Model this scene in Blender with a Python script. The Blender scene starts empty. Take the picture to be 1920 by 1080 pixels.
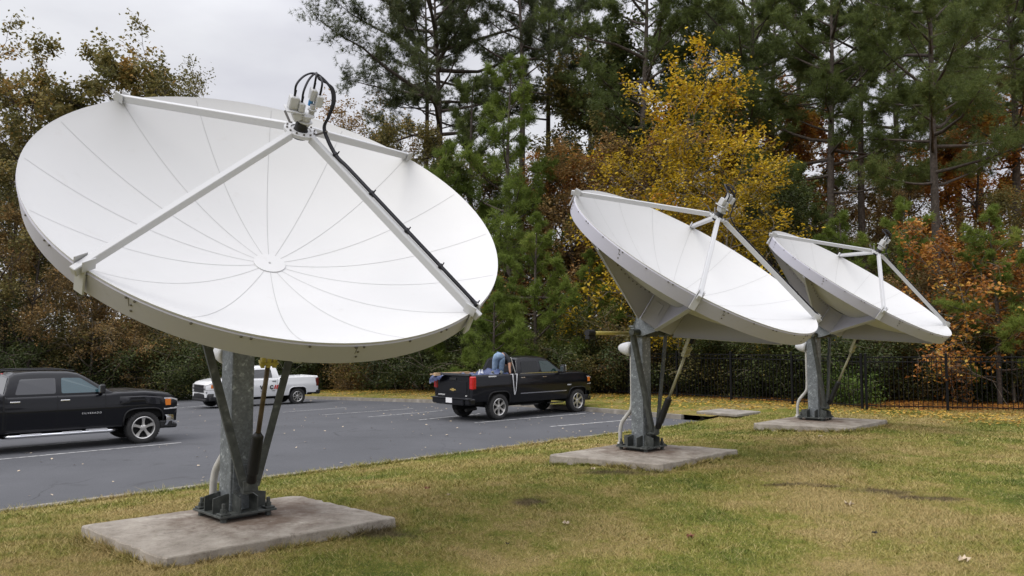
import bpy, math, random
import numpy as np
from mathutils import Vector, Matrix
R = math.radians
C = bpy.context.scene.collection
scn = bpy.context.scene
# ------------------------------------------------------------------ camera, sky, sun, exposure
FPX = 1450.0
PITCH = math.atan(100.0 / FPX)
CAMZ = 2.55
cam_d = bpy.data.cameras.new('camera'); cam = bpy.data.objects.new('camera', cam_d); C.objects.link(cam)
cam.location = (0, 0, CAMZ); cam.rotation_euler = (R(90) + PITCH, 0, 0)
cam_d.sensor_width = 36; cam_d.lens = FPX / 1920 * 36; cam_d.clip_end = 2000; cam_d.clip_start = .05
scn.camera = cam
SUN_AZ, SUN_EL = 232, 50
world = bpy.data.worlds.new('World'); scn.world = world; world.use_nodes = True
nt = world.node_tree; nt.nodes.clear()
def N(nt, t, **kw):
    n = nt.nodes.new(t)
    for k, v in kw.items(): setattr(n, k, v)
    return n
wo = N(nt, 'ShaderNodeOutputWorld'); bg = N(nt, 'ShaderNodeBackground'); bg.inputs[1].default_value = .1
sky = N(nt, 'ShaderNodeTexSky', sky_type='NISHITA', sun_disc=False)
sky.sun_elevation = R(SUN_EL); sky.sun_rotation = R(SUN_AZ); sky.dust_density = 3
tc = N(nt, 'ShaderNodeTexCoord'); mp = N(nt, 'ShaderNodeMapping'); mp.inputs['Scale'].default_value = (1.2, 1.2, 3.2)
nz = N(nt, 'ShaderNodeTexNoise'); nz.inputs['Scale'].default_value = 2.1; nz.inputs['Detail'].default_value = 6; nz.inputs['Roughness'].default_value = .5
rp = N(nt, 'ShaderNodeValToRGB')
rp.color_ramp.elements[0].position = .38; rp.color_ramp.elements[0].color = (4.9, 4.9, 5.4, 1)
rp.color_ramp.elements[1].position = .62; rp.color_ramp.elements[1].color = (6.4, 6.45, 6.75, 1)
sx = N(nt, 'ShaderNodeSeparateXYZ'); mr = N(nt, 'ShaderNodeMapRange')
mr.inputs['From Min'].default_value = .35; mr.inputs['From Max'].default_value = 1; mr.inputs['To Min'].default_value = 1.0; mr.inputs['To Max'].default_value = 3.0
mul = N(nt, 'ShaderNodeVectorMath', operation='SCALE')
mix = N(nt, 'ShaderNodeMix', data_type='RGBA'); mix.inputs[0].default_value = .95
L = nt.links.new
L(tc.outputs['Generated'], mp.inputs[0]); L(mp.outputs[0], nz.inputs['Vector']); L(nz.outputs['Fac'], rp.inputs[0])
L(tc.outputs['Generated'], sx.inputs[0]); L(sx.outputs[2], mr.inputs[0]); L(rp.outputs[0], mul.inputs[0]); L(mr.outputs[0], mul.inputs['Scale'])
L(sky.outputs[0], mix.inputs[6]); L(mul.outputs[0], mix.inputs[7]); L(mix.outputs[2], bg.inputs[0]); L(bg.outputs[0], wo.inputs[0])
sun_d = bpy.data.lights.new('sun', 'SUN'); sun_d.energy = 1.4; sun_d.angle = R(35); sun_d.color = (1, .96, .9)
sun = bpy.data.objects.new('sun', sun_d); C.objects.link(sun)
sd = Vector((math.sin(R(SUN_AZ)) * math.cos(R(SUN_EL)), math.cos(R(SUN_AZ)) * math.cos(R(SUN_EL)), math.sin(R(SUN_EL))))
sun.rotation_euler = (-sd).to_track_quat('-Z', 'Y').to_euler(); sun.location = (0, -10, 40)
scn.view_settings.view_transform = 'Standard'; scn.view_settings.look = 'None'; scn.view_settings.exposure = .4; scn.view_settings.gamma = 1
try:
    scn.cycles.max_bounces = 7; scn.cycles.diffuse_bounces = 4; scn.cycles.glossy_bounces = 3; scn.cycles.transparent_max_bounces = 6
except Exception: pass

# ------------------------------------------------------------------ helpers
rng = np.random.default_rng(7); random.seed(7)
def nrm(v): v = np.asarray(v, float); return v / (np.linalg.norm(v) + 1e-12)
class MB:
    """collects shapes, links them as ONE mesh object"""
    def __init__(s): s.v = []; s.f = []; s.m = []; s.n = 0
    def add(s, v, f, m=0):
        s.v.append(np.asarray(v, float).reshape(-1, 3)); s.f += [tuple(int(i) + s.n for i in q) for q in f]; s.m += [m] * len(f); s.n += len(s.v[-1]); return s
    def box(s, c, size, ax=None, m=0):
        h = np.array(size) / 2.; c = np.array(c, float)
        A = np.eye(3) if ax is None else np.array([nrm(a) for a in ax])
        p = [c + (sx * h[0]) * A[0] + (sy * h[1]) * A[1] + (sz * h[2]) * A[2] for sz in (-1, 1) for sy in (-1, 1) for sx in (-1, 1)]
        return s.add(p, [(0, 2, 3, 1), (4, 5, 7, 6), (0, 1, 5, 4), (2, 6, 7, 3), (0, 4, 6, 2), (1, 3, 7, 5)], m)
    def rbox(s, c, size, r=.01, ax=None, m=0):      # box with chamfered edges
        h = np.array(size) / 2.; r = min(r, *(h * .49)); A = np.eye(3) if ax is None else np.array([nrm(a) for a in ax]); c = np.array(c, float)
        v = []; ix = {}
        for sx in (-1, 1):
            for sy in (-1, 1):
                for sz in (-1, 1):
                    for k in range(3):
                        q = np.array([sx, sy, sz]) * (h - r); q[k] = (sx, sy, sz)[k] * h[k]
                        ix[(sx, sy, sz, k)] = len(v); v.append(c + q @ A)
        f = []
        for k in range(3):
            a, b = [(1, 2), (2, 0), (0, 1)][k]
            for sg in (-1, 1):
                q = []
                for (u, w) in ((-1, -1), (1, -1), (1, 1), (-1, 1)):
                    t = [0, 0, 0]; t[k] = sg; t[a] = u; t[b] = w; q.append(ix[(*t, k)])
                f.append(tuple(q if sg > 0 else q[::-1]))
            for u in (-1, 1):
                for w in (-1, 1):
                    q = []
                    for (kk, e) in ((a, -1), (a, 1), (b, 1), (b, -1)):
                        t = [0, 0, 0]; t[k] = e; t[a] = u; t[b] = w; q.append(ix[(*t, kk)])
                    f.append(tuple(q))
        for sx in (-1, 1):
            for sy in (-1, 1):
                for sz in (-1, 1): f.append(tuple(ix[(sx, sy, sz, k)] for k in range(3)))
        return s.add(v, f, m)
    def bar(s, a, b, w, h, up=(0, 0, 1), m=0, r=.006):
        a = np.array(a, float); b = np.array(b, float); d = nrm(b - a); x = nrm(np.cross(d, up)); y = np.cross(x, d)
        return s.rbox((a + b) / 2, (np.linalg.norm(b - a), w, h), r, (d, x, y), m)
    def tube(s, pts, rad, n=8, m=0, cap=True):
        P = np.array(pts, float); k = len(P); rad = np.broadcast_to(np.array(rad, float), (k,))
        T = np.gradient(P, axis=0); T /= np.linalg.norm(T, axis=1)[:, None] + 1e-12
        u = nrm(np.cross(T[0], (0, 0, 1) if abs(T[0][2]) < .9 else (1, 0, 0))); v = []
        an = np.arange(n) * 2 * math.pi / n
        for i in range(k):
            u = nrm(u - T[i] * (u @ T[i])); w = np.cross(T[i], u)
            v.append(P[i] + rad[i] * (np.cos(an)[:, None] * u + np.sin(an)[:, None] * w))
        f = [(i * n + j, i * n + (j + 1) % n, (i + 1) * n + (j + 1) % n, (i + 1) * n + j) for i in range(k - 1) for j in range(n)]
        if cap: f += [tuple(range(n))[::-1], tuple((k - 1) * n + j for j in range(n))]
        return s.add(np.vstack(v), f, m)
    def lathe(s, prof, o, ax, n=24, m=0, ref=None):     # prof: (radius, distance along axis)
        o = np.array(o, float); ax = nrm(ax); u = nrm(np.cross(ax, (0, 0, 1) if abs(ax[2]) < .9 else (1, 0, 0))) if ref is None else nrm(ref); w = np.cross(ax, u)
        an = np.arange(n) * 2 * math.pi / n
        v = np.vstack([o + ax * t + r * (np.cos(an)[:, None] * u + np.sin(an)[:, None] * w) for r, t in prof])
        f = [(i * n + j, i * n + (j + 1) % n, (i + 1) * n + (j + 1) % n, (i + 1) * n + j) for i in range(len(prof) - 1) for j in range(n)]
        return s.add(v, f, m)
    def prism(s, poly, d, m=0):
        P = np.array(poly, float); d = np.array(d, float); n = len(P)
        return s.add(np.vstack([P, P + d]), [tuple(range(n))[::-1], tuple(range(n, 2 * n))] + [(i, (i + 1) % n, n + (i + 1) % n, n + i) for i in range(n)], m)
    def build(s, name, mats, parent=None, smooth=False, angle=None, loc=None):
        me = bpy.data.meshes.new(name); me.from_pydata(np.vstack(s.v).tolist() if s.v else [], [], s.f)
        mats = mats if isinstance(mats, (list, tuple)) else [mats]
        for q in mats: me.materials.append(q)
        if len(mats) > 1: me.polygons.foreach_set('material_index', s.m)
        if smooth or angle: me.polygons.foreach_set('use_smooth', [True] * len(me.polygons))
        me.validate(); me.update()
        if angle:
            try: me.set_sharp_from_angle(angle=R(angle))
            except Exception: pass
        o = bpy.data.objects.new(name, me); C.objects.link(o)
        if parent: o.parent = parent
        if loc is not None: o.location = loc
        return o
def fast_mesh(name, V, quads=None, tris=None, mats=(), attrs=None, mi=None, smooth=False):
    me = bpy.data.meshes.new(name)
    nq = 0 if quads is None else len(quads); n3 = 0 if tris is None else len(tris)
    loops = np.concatenate([a.ravel() for a in (quads, tris) if a is not None]).astype(np.int32)
    st = np.concatenate([np.arange(nq) * 4, nq * 4 + np.arange(n3) * 3]).astype(np.int32)
    me.vertices.add(len(V)); me.vertices.foreach_set('co', np.asarray(V, np.float32).ravel())
    me.loops.add(len(loops)); me.loops.foreach_set('vertex_index', loops)
    me.polygons.add(nq + n3); me.polygons.foreach_set('loop_start', st)
    if mi is not None: me.polygons.foreach_set('material_index', np.asarray(mi, np.int32))
    if smooth: me.polygons.foreach_set('use_smooth', np.ones(nq + n3, bool))
    for q in mats: me.materials.append(q)
    for k, a in (attrs or {}).items():
        at_ = me.attributes.new(k, 'FLOAT', 'POINT'); at_.data.foreach_set('value', np.asarray(a, np.float32))
    me.update(calc_edges=True)
    return me
def mobj(name, me, parent=None, loc=(0, 0, 0)):
    o = bpy.data.objects.new(name, me); C.objects.link(o); o.location = loc
    if parent: o.parent = parent
    return o
def tag(o, label=None, cat=None, group=None, kind=None):
    if label: o['label'] = label
    if cat: o['category'] = cat
    if group: o['group'] = group
    if kind: o['kind'] = kind
    return o
def empty(name, loc, rz=0):
    o = bpy.data.objects.new(name, None); C.objects.link(o); o.location = loc; o.rotation_euler = (0, 0, rz); o.empty_display_size = .3; return o
def copy_tree(o, parent=None):
    c = o.copy(); C.objects.link(c)
    if parent: c.parent = parent
    for ch in list(o.children): copy_tree(ch, c)
    return c
def ray(px, py):
    x = (px - 960) / FPX; u = (540 - py) / FPX
    return np.array([x, math.cos(PITCH) - u * math.sin(PITCH), math.sin(PITCH) + u * math.cos(PITCH)])
def at(px, py, z=0.):
    d = ray(px, py); return d * ((z - CAMZ) / d[2]) + np.array([0, 0, CAMZ])

# ------------------------------------------------------------------ materials
def mat(name, base=(.5, .5, .5), rough=.6, metal=0., coat=0., spec=.5):
    m = bpy.data.materials.new(name); m.use_nodes = True; b = m.node_tree.nodes['Principled BSDF']
    b.inputs['Base Color'].default_value = (*base, 1); b.inputs['Roughness'].default_value = rough; b.inputs['Metallic'].default_value = metal
    b.inputs['Coat Weight'].default_value = coat; b.inputs['Coat Roughness'].default_value = .04; b.inputs['Specular IOR Level'].default_value = spec
    return m
def B(m): return m.node_tree.nodes['Principled BSDF']
def noise(nt, scale, detail=4, rough=.55, vec=None, dist=0):
    n = N(nt, 'ShaderNodeTexNoise'); n.inputs['Scale'].default_value = scale; n.inputs['Detail'].default_value = detail; n.inputs['Roughness'].default_value = rough; n.inputs['Distortion'].default_value = dist
    if vec is None:
        t = nt.nodes.get('OC') or N(nt, 'ShaderNodeTexCoord', name='OC'); vec = t.outputs['Object']
    nt.links.new(vec, n.inputs['Vector']); return n.outputs['Fac']
def ramp(nt, fac, *stops):
    r = N(nt, 'ShaderNodeValToRGB'); e = r.color_ramp.elements
    while len(e) < len(stops): e.new(.5)
    for k, (p, c) in zip(e, stops):
        k.position = p; k.color = (*c, 1) if len(c) == 3 else c
    nt.links.new(fac, r.inputs[0]); return r.outputs[0]
def mixc(nt, fac, a, b, blend='MIX'):
    m = N(nt, 'ShaderNodeMix', data_type='RGBA', blend_type=blend)
    for s, v in ((0, fac), (6, a), (7, b)):
        if hasattr(v, 'links'): nt.links.new(v, m.inputs[s])
        else: m.inputs[s].default_value = v if s == 0 else ((*v, 1) if len(v) == 3 else v)
    return m.outputs[2]
def val(nt, op, a, b=0.):
    m = N(nt, 'ShaderNodeMath', operation=op)
    for i, v in enumerate((a, b)):
        if hasattr(v, 'links'): nt.links.new(v, m.inputs[i])
        else: m.inputs[i].default_value = v
    return m.outputs[0]
def bump(m, fac, strength=.3, dist=.01):
    nt = m.node_tree; b = N(nt, 'ShaderNodeBump'); b.inputs['Strength'].default_value = strength; b.inputs['Distance'].default_value = dist
    nt.links.new(fac, b.inputs['Height']); nt.links.new(b.outputs[0], B(m).inputs['Normal'])
def noisy(name, stops, scale, rough=.7, metal=0, detail=5, bs=0, bd=.01, bscale=None, coat=0, spec=.5):
    m = mat(name, rough=rough, metal=metal, coat=coat, spec=spec); nt = m.node_tree; f = noise(nt, scale, detail)
    nt.links.new(ramp(nt, f, *stops), B(m).inputs['Base Color'])
    if bs: bump(m, noise(nt, bscale or scale * 6, 4), bs, bd)
    return m
W = {}
def dish_paint(name, base, dirt):
    m = mat(name, base, .45); nt = m.node_tree
    c = mixc(nt, val(nt, 'MULTIPLY', noise(nt, 1.4, 6, .6), .9), base, tuple(x * .93 for x in base))
    g = ramp(nt, noise(nt, 5, 8, .7), (.6, (0, 0, 0)), (.78, (dirt, dirt, dirt)))
    nt.links.new(mixc(nt, g, c, (.30, .26, .19)), B(m).inputs['Base Color']); return m
W['dish'] = dish_paint('reflector_paint', (.56, .56, .557), .14)
W['rim'] = dish_paint('rim_paint', (.45, .447, .515), .35)
W['white_metal'] = dish_paint('white_metal_paint', (.48, .485, .495), .3)
W['seam'] = mat('seam_gap', (.36, .36, .355), .8)
W['bolt'] = mat('bolt_steel', (.16, .15, .14), .5, .7)
m = mat('galvanised_steel', rough=.5, metal=.35); nt_ = m.node_tree
vo = N(nt_, 'ShaderNodeTexVoronoi'); vo.inputs['Scale'].default_value = 45; tcn = N(nt_, 'ShaderNodeTexCoord', name='OC'); nt_.links.new(tcn.outputs['Object'], vo.inputs['Vector'])
c1 = ramp(nt_, val(nt_, 'ADD', val(nt_, 'MULTIPLY', noise(nt_, 9, 6, .7), .75), val(nt_, 'MULTIPLY', vo.outputs['Color'], .25)), (.3, (.115, .127, .135)), (.48, (.165, .182, .193)), (.60, (.22, .24, .253)), (.68, (.44, .48, .49)))
nt_.links.new(c1, B(m).inputs['Base Color']); W['galv'] = m
W['galv_dark'] = noisy('weathered_galvanised_steel', ((.3, (.045, .05, .047)), (.6, (.085, .092, .086)), (.75, (.18, .19, .18))), 11, .6, .3, 6)
W['rubber'] = mat('black_rubber', (.012, .012, .012), .55)
W['cable'] = mat('black_cable', (.006, .006, .009), .55, 0, 0, .3)
W['brass'] = noisy('yellow_zinc_steel', ((.3, (.46, .38, .11)), (.7, (.70, .60, .22))), 14, .4, .6)
W['zinc'] = noisy('dull_zinc_steel', ((.3, (.26, .25, .16)), (.7, (.44, .42, .29))), 14, .45, .5)
W['rusty'] = noisy('rusty_brown_steel', ((.3, (.07, .05, .03)), (.7, (.16, .12, .07))), 14, .5, .5)
W['pvc'] = noisy('grey_conduit', ((.3, (.36, .35, .33)), (.7, (.50, .49, .46))), 8, .6)
W['plastic'] = mat('pale_plastic', (.62, .63, .66), .35)
W['blue'] = mat('blue_plastic', (.05, .22, .5), .4)
m = mat('pad_concrete', rough=.9); nt_ = m.node_tree
c1 = ramp(nt_, noise(nt_, 2.2, 8, .65), (.30, (.16, .135, .105)), (.5, (.29, .255, .215)), (.68, (.42, .38, .325)))
c1 = mixc(nt_, ramp(nt_, noise(nt_, 6, 8, .75, dist=1.5), (.53, (0, 0, 0)), (.68, (.75, .75, .75))), c1, (.10, .08, .06))
c1 = mixc(nt_, ramp(nt_, noise(nt_, 60, 3), (.35, (.0, .0, .0)), (.8, (.35, .35, .35))), c1, (.42, .39, .34))
sv = N(nt_, 'ShaderNodeVectorMath', operation='SUBTRACT'); sv.inputs[1].default_value = (.05, .35, 0); nt_.links.new(nt_.nodes['OC'].outputs['Object'], sv.inputs[0])
sl = N(nt_, 'ShaderNodeVectorMath', operation='LENGTH'); nt_.links.new(sv.outputs[0], sl.inputs[0])
st_ = val(nt_, 'ADD', val(nt_, 'SUBTRACT', 1.2, sl.outputs['Value']), val(nt_, 'MULTIPLY', val(nt_, 'SUBTRACT', noise(nt_, 3.5, 7, .7), .5), 2.6))
c1 = mixc(nt_, ramp(nt_, st_, (.1, (0, 0, 0)), (.9, (.85, .85, .85))), c1, (.105, .065, .042))
nt_.links.new(c1, B(m).inputs['Base Color']); bump(m, noise(nt_, 45, 6, .7), .5, .008); W['concrete'] = m
W['curb'] = noisy('curb_concrete', ((.3, (.17, .15, .125)), (.55, (.25, .23, .20)), (.75, (.36, .33, .29))), 3, .9, 0, 8, .4, .01, 40)
m = mat('asphalt', rough=.85, spec=.35); nt_ = m.node_tree
c1 = ramp(nt_, noise(nt_, .35, 6, .6), (.3, (.066, .068, .074)), (.7, (.108, .110, .119)))
c1 = mixc(nt_, .45, c1, ramp(nt_, noise(nt_, 55, 3, .7), (.3, (.035, .036, .041)), (.55, (.085, .088, .098)), (.75, (.17, .17, .18))))
vo = N(nt_, 'ShaderNodeTexVoronoi', feature='DISTANCE_TO_EDGE'); vo.inputs['Scale'].default_value = .22
wv = N(nt_, 'ShaderNodeVectorMath', operation='ADD'); nn = N(nt_, 'ShaderNodeTexNoise'); nn.inputs['Scale'].default_value = .8; nn.inputs['Detail'].default_value = 6
nt_.links.new(nt_.nodes['OC'].outputs['Object'], nn.inputs['Vector']); nt_.links.new(nt_.nodes['OC'].outputs['Object'], wv.inputs[0]); nt_.links.new(nn.outputs['Color'], wv.inputs[1]); nt_.links.new(wv.outputs[0], vo.inputs['Vector'])
ck = val(nt_, 'MULTIPLY', ramp(nt_, vo.outputs['Distance'], (.0, (1, 1, 1)), (.006, (0, 0, 0))), ramp(nt_, noise(nt_, .25, 2), (.5, (0, 0, 0)), (.6, (.7, .7, .7))))
c1 = mixc(nt_, ck, c1, (.02, .02, .022))
c1 = mixc(nt_, ramp(nt_, noise(nt_, .9, 5, .65, dist=.8), (.60, (0, 0, 0)), (.74, (.55, .55, .55))), c1, (.035, .035, .037))
c1 = mixc(nt_, ramp(nt_, noise(nt_, 2.6, 6, .7), (.62, (0, 0, 0)), (.76, (.4, .4, .4))), c1, (.17, .165, .16))
nt_.links.new(c1, B(m).inputs['Base Color']); bump(m, noise(nt_, 90, 3, .7), .35, .006); W['asphalt'] = m
W['line'] = noisy('worn_line_paint', ((.33, (.13, .13, .14)), (.48, (.40, .40, .40)), (.7, (.58, .58, .57))), 7, .7, 0, 8)
def grass_colour(nt, straw=.0):
    big = noise(nt, .33, 5, .62); mid = noise(nt, 1.6, 5, .65); fine = noise(nt, 14, 4, .7)
    s = val(nt, 'ADD', val(nt, 'ADD', val(nt, 'MULTIPLY', big, .75), val(nt, 'MULTIPLY', mid, .40)), val(nt, 'MULTIPLY', fine, .30)); s = val(nt, 'SUBTRACT', s, .19)
    c = ramp(nt, s, (.40, (.10, .135, .020)), (.485, (.195, .205, .036)), (.55, (.29, .245, .070)), (.63, (.37, .28, .115)))
    return c, s
m = mat('lawn_ground', rough=.95, spec=.1); nt_ = m.node_tree
gc, gs = grass_colour(nt_)
def dirt_mask(nt):
    o = None
    t = nt.nodes.get('OC') or N(nt, 'ShaderNodeTexCoord', name='OC')
    wob = N(nt, 'ShaderNodeTexNoise'); wob.inputs['Scale'].default_value = 1.6; wob.inputs['Detail'].default_value = 6; wob.inputs['Roughness'].default_value = .7; nt.links.new(t.outputs['Object'], wob.inputs['Vector'])
    for (px, py, rx, ry) in ((1470, 908, .65, .06), (1650, 919, .8, .09), (1740, 930, .55, .07), (1560, 912, .4, .04), (1000, 945, .35, .10), (690, 1000, .9, .12), (1150, 885, .9, .10)):
        q = at(px, py, .5); v = N(nt, 'ShaderNodeVectorMath', operation='SUBTRACT'); v.inputs[1].default_value = (q[0], q[1], .5); nt.links.new(t.outputs['Object'], v.inputs[0])
        v2 = N(nt, 'ShaderNodeVectorMath', operation='MULTIPLY'); v2.inputs[1].default_value = (1 / rx, 1 / (ry * 3.2), 0); nt.links.new(v.outputs[0], v2.inputs[0])
        l = N(nt, 'ShaderNodeVectorMath', operation='LENGTH'); nt.links.new(v2.outputs[0], l.inputs[0])
        e = val(nt, 'SUBTRACT', 1.25, l.outputs['Value']); o = e if o is None else val(nt, 'MAXIMUM', o, e)
    m2 = val(nt, 'ADD', o, val(nt, 'MULTIPLY', val(nt, 'SUBTRACT', wob.outputs['Fac'], .5), 2.6))
    return ramp(nt, m2, (.45, (0, 0, 0)), (.95, (.8, .8, .8)))
soil = dirt_mask(nt_)
gc = mixc(nt_, soil, gc, (.075, .052, .034))
gc = mixc(nt_, ramp(nt_, noise(nt_, 70, 3, .8), (.38, (.8, .8, .8)), (.58, (0, 0, 0))), gc, (.045, .036, .016))
# leaf litter far along the d axis (beyond the fence)
sxy = N(nt_, 'ShaderNodeSeparateXYZ'); nt_.links.new(nt_.nodes['OC'].outputs['Object'], sxy.inputs[0])
da = val(nt_, 'ADD', val(nt_, 'MULTIPLY', sxy.outputs[0], .731), val(nt_, 'MULTIPLY', sxy.outputs[1], .682))
lf = val(nt_, 'ADD', val(nt_, 'MULTIPLY', val(nt_, 'SUBTRACT', da, 26.6), .45), val(nt_, 'MULTIPLY', val(nt_, 'SUBTRACT', noise(nt_, 1.3, 5, .7), .5), 2.4))
lfr = ramp(nt_, lf, (0, (0, 0, 0)), (1, (1, 1, 1)))
lit = ramp(nt_, noise(nt_, 9, 4, .8), (.3, (.10, .05, .022)), (.5, (.26, .12, .03)), (.62, (.36, .20, .04)), (.75, (.20, .12, .06)))
gc = mixc(nt_, lfr, gc, lit)
nt_.links.new(gc, B(m).inputs['Base Color']); bump(m, noise(nt_, 40, 4, .8), .8, .03); W['lawn'] = m
m = mat('grass_blade', rough=.7, spec=.2); nt_ = m.node_tree
gc, gs = grass_colour(nt_)
an = N(nt_, 'ShaderNodeAttribute', attribute_name='tint')
gc = mixc(nt_, ramp(nt_, an.outputs['Fac'], (.0, (.0, .0, .0)), (.62, (.0, .0, .0)), (1, (.85, .85, .85))), gc, (.48, .39, .18))
gc = mixc(nt_, ramp(nt_, an.outputs['Fac'], (.0, (.9, .9, .9)), (.35, (.0, .0, .0))), gc, (.05, .075, .012))
gc = mixc(nt_, dirt_mask(nt_), gc, (.085, .06, .04))
nt_.links.new(gc, B(m).inputs['Base Color']); W['blade'] = m
def leaf_mat(name, *stops, trans=.25, rough=.6):
    m = bpy.data.materials.new(name); m.use_nodes = True; nt = m.node_tree; b = B(m)
    a = N(nt, 'ShaderNodeAttribute', attribute_name='tint'); oi = N(nt, 'ShaderNodeObjectInfo')
    f = val(nt, 'ADD', val(nt, 'MULTIPLY', a.outputs['Fac'], .8), val(nt, 'MULTIPLY', oi.outputs['Random'], .2))
    c = ramp(nt, f, *stops)
    nt.links.new(c, b.inputs['Base Color']); b.inputs['Roughness'].default_value = rough; b.inputs['Specular IOR Level'].default_value = .25
    t = N(nt, 'ShaderNodeBsdfTranslucent'); nt.links.new(c, t.inputs[0]); ms = N(nt, 'ShaderNodeMixShader'); ms.inputs[0].default_value = trans
    nt.links.new(b.outputs[0], ms.inputs[1]); nt.links.new(t.outputs[0], ms.inputs[2]); nt.links.new(ms.outputs[0], nt.nodes['Material Output'].inputs[0])
    return m
W['needle'] = leaf_mat('pine_needle', (0, (.060, .080, .026)), (.45, (.115, .150, .042)), (.8, (.165, .200, .058)), (1, (.25, .19, .08)), trans=.42)
W['needle_dark'] = leaf_mat('dark_pine_needle', (0, (.038, .050, .024)), (.5, (.072, .090, .036)), (.9, (.11, .13, .05)), (1, (.17, .125, .06)), trans=.35)
W['needle_bright'] = leaf_mat('bright_pine_needle', (0, (.085, .125, .024)), (.5, (.16, .215, .040)), (.9, (.24, .29, .06)), (1, (.32, .27, .08)), trans=.42)
W['yellow'] = leaf_mat('yellow_leaf', (0, (.09, .075, .015)), (.25, (.22, .16, .015)), (.5, (.44, .30, .018)), (.75, (.66, .47, .03)), (1, (.46, .20, .025)), trans=.35)
W['orange'] = leaf_mat('orange_leaf', (0, (.085, .04, .016)), (.3, (.22, .095, .028)), (.5, (.40, .165, .04)), (.75, (.52, .27, .05)), (.9, (.42, .30, .06)), (1, (.20, .18, .05)), trans=.35)
W['brown'] = leaf_mat('brown_leaf', (0, (.085, .062, .028)), (.4, (.20, .140, .055)), (.75, (.33, .21, .08)), (1, (.42, .20, .055)), trans=.4)
W['olive'] = leaf_mat('olive_leaf', (0, (.065, .066, .024)), (.45, (.145, .135, .046)), (.8, (.25, .20, .065)), (1, (.38, .22, .06)), trans=.4)
W['dkgreen'] = leaf_mat('dark_green_leaf', (0, (.028, .040, .015)), (.5, (.068, .088, .028)), (.85, (.12, .135, .038)), (1, (.27, .20, .055)), trans=.35)
W['green'] = leaf_mat('green_leaf', (0, (0.046, 0.078, 0.016)), (.5, (0.098, 0.156, 0.026)), (1, (0.182, 0.247, 0.046)))
W['bark'] = noisy('grey_brown_bark', ((.3, (.034, .026, .021)), (.55, (.072, .057, .047)), (.75, (.13, .105, .088))), 7, .9, 0, 7, .8, .03, 22)
W['bark_pale'] = noisy('pale_twig_bark', ((.3, (.10, .085, .065)), (.7, (.22, .19, .15))), 5, .9)
W['ivy'] = leaf_mat('ivy_leaf', (0, (.02, .04, .012)), (.5, (.04, .08, .02)), (1, (.08, .13, .03)))
W['iron'] = mat('black_iron', (.004, .004, .005), .6, 0, 0, .2)
W['black_paint'] = mat('black_car_paint', (.003, .0035, .006), .3, 0, .45, .22)
W['white_paint'] = mat('white_car_paint', (.78, .79, .80), .3, 0, .8)
W['glass'] = mat('dark_tinted_glass', (.006, .008, .010), .03, 0, .5, 1.0)
W['glass_black'] = mat('black_tinted_glass', (.004, .005, .006), .08, 0, 0, .35)
W['glass_pale'] = mat('clear_window_glass', (.03, .075, .09), .03, 0, .3, 1.0)
W['glass_green'] = mat('dim_green_glass', (.012, .03, .028), .06, 0, 0, .6)
W['chrome'] = mat('chrome', (.72, .73, .76), .16, 1)
W['alloy'] = mat('alloy_rim', (.62, .61, .59), .3, .85)
W['tyre'] = noisy('tyre_rubber', ((.3, (.018, .018, .019)), (.7, (.035, .034, .033))), 12, .8)
W['trim'] = mat('black_trim', (.010, .010, .011), .6)
W['under'] = mat('underbody_black', (.006, .006, .006), .9)
W['red_lens'] = mat('red_lens', (.45, .010, .012), .15, 0, .6)
W['smoked_lens'] = mat('smoked_red_lens', (.09, .008, .008), .2, 0, .5)
W['amber'] = mat('amber_lens', (.70, .20, .03), .15, 0, .6)
W['lens'] = mat('clear_lens', (.55, .55, .56), .12, .2, .6)
W['gold'] = mat('gold_emblem', (.62, .45, .16), .3, .7)
W['white_letter'] = mat('white_letter', (.7, .7, .7), .5)
W['black_letter'] = mat('black_letter', (.012, .012, .014), .5)
W['red_letter'] = mat('red_letter', (.55, .02, .015), .5)
W['plate'] = mat('licence_plate_white', (.72, .72, .74), .4)
W['tarp'] = noisy('blue_tarp_plastic', ((.3, (.020, .030, .085)), (.52, (.05, .07, .16)), (.66, (.20, .22, .30)), (.8, (.40, .40, .42))), 4, .45, 0, 6, .5, .03, 9)
W['wood'] = noisy('pine_lumber', ((.3, (.34, .22, .12)), (.7, (.55, .40, .25))), 6, .7)
W['jeans'] = noisy('blue_jeans', ((.3, (.10, .16, .25)), (.55, (.18, .26, .37)), (.8, (.30, .38, .48))), 9, .9, 0, 5, .4, .02, 30)
W['shirt'] = mat('dark_shirt', (.025, .028, .033), .9)
W['skin'] = mat('skin', (.50, .27, .18), .55)
W['shoe'] = noisy('camouflage_shoe', ((.42, (.03, .03, .03)), (.5, (.20, .21, .19)), (.6, (.05, .055, .05)), (.7, (.33, .33, .31))), 16, .8, 0, 3)
W['hair'] = mat('brown_hair', (.04, .025, .015), .7)
W['tan_leaf'] = mat('tan_fallen_leaf', (.48, .39, .28), .8)
W['red_leaf'] = mat('red_brown_fallen_leaf', (.17, .065, .035), .8)
W['dark_leaf'] = mat('dark_fallen_leaf', (.02, .016, .014), .8)

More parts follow.
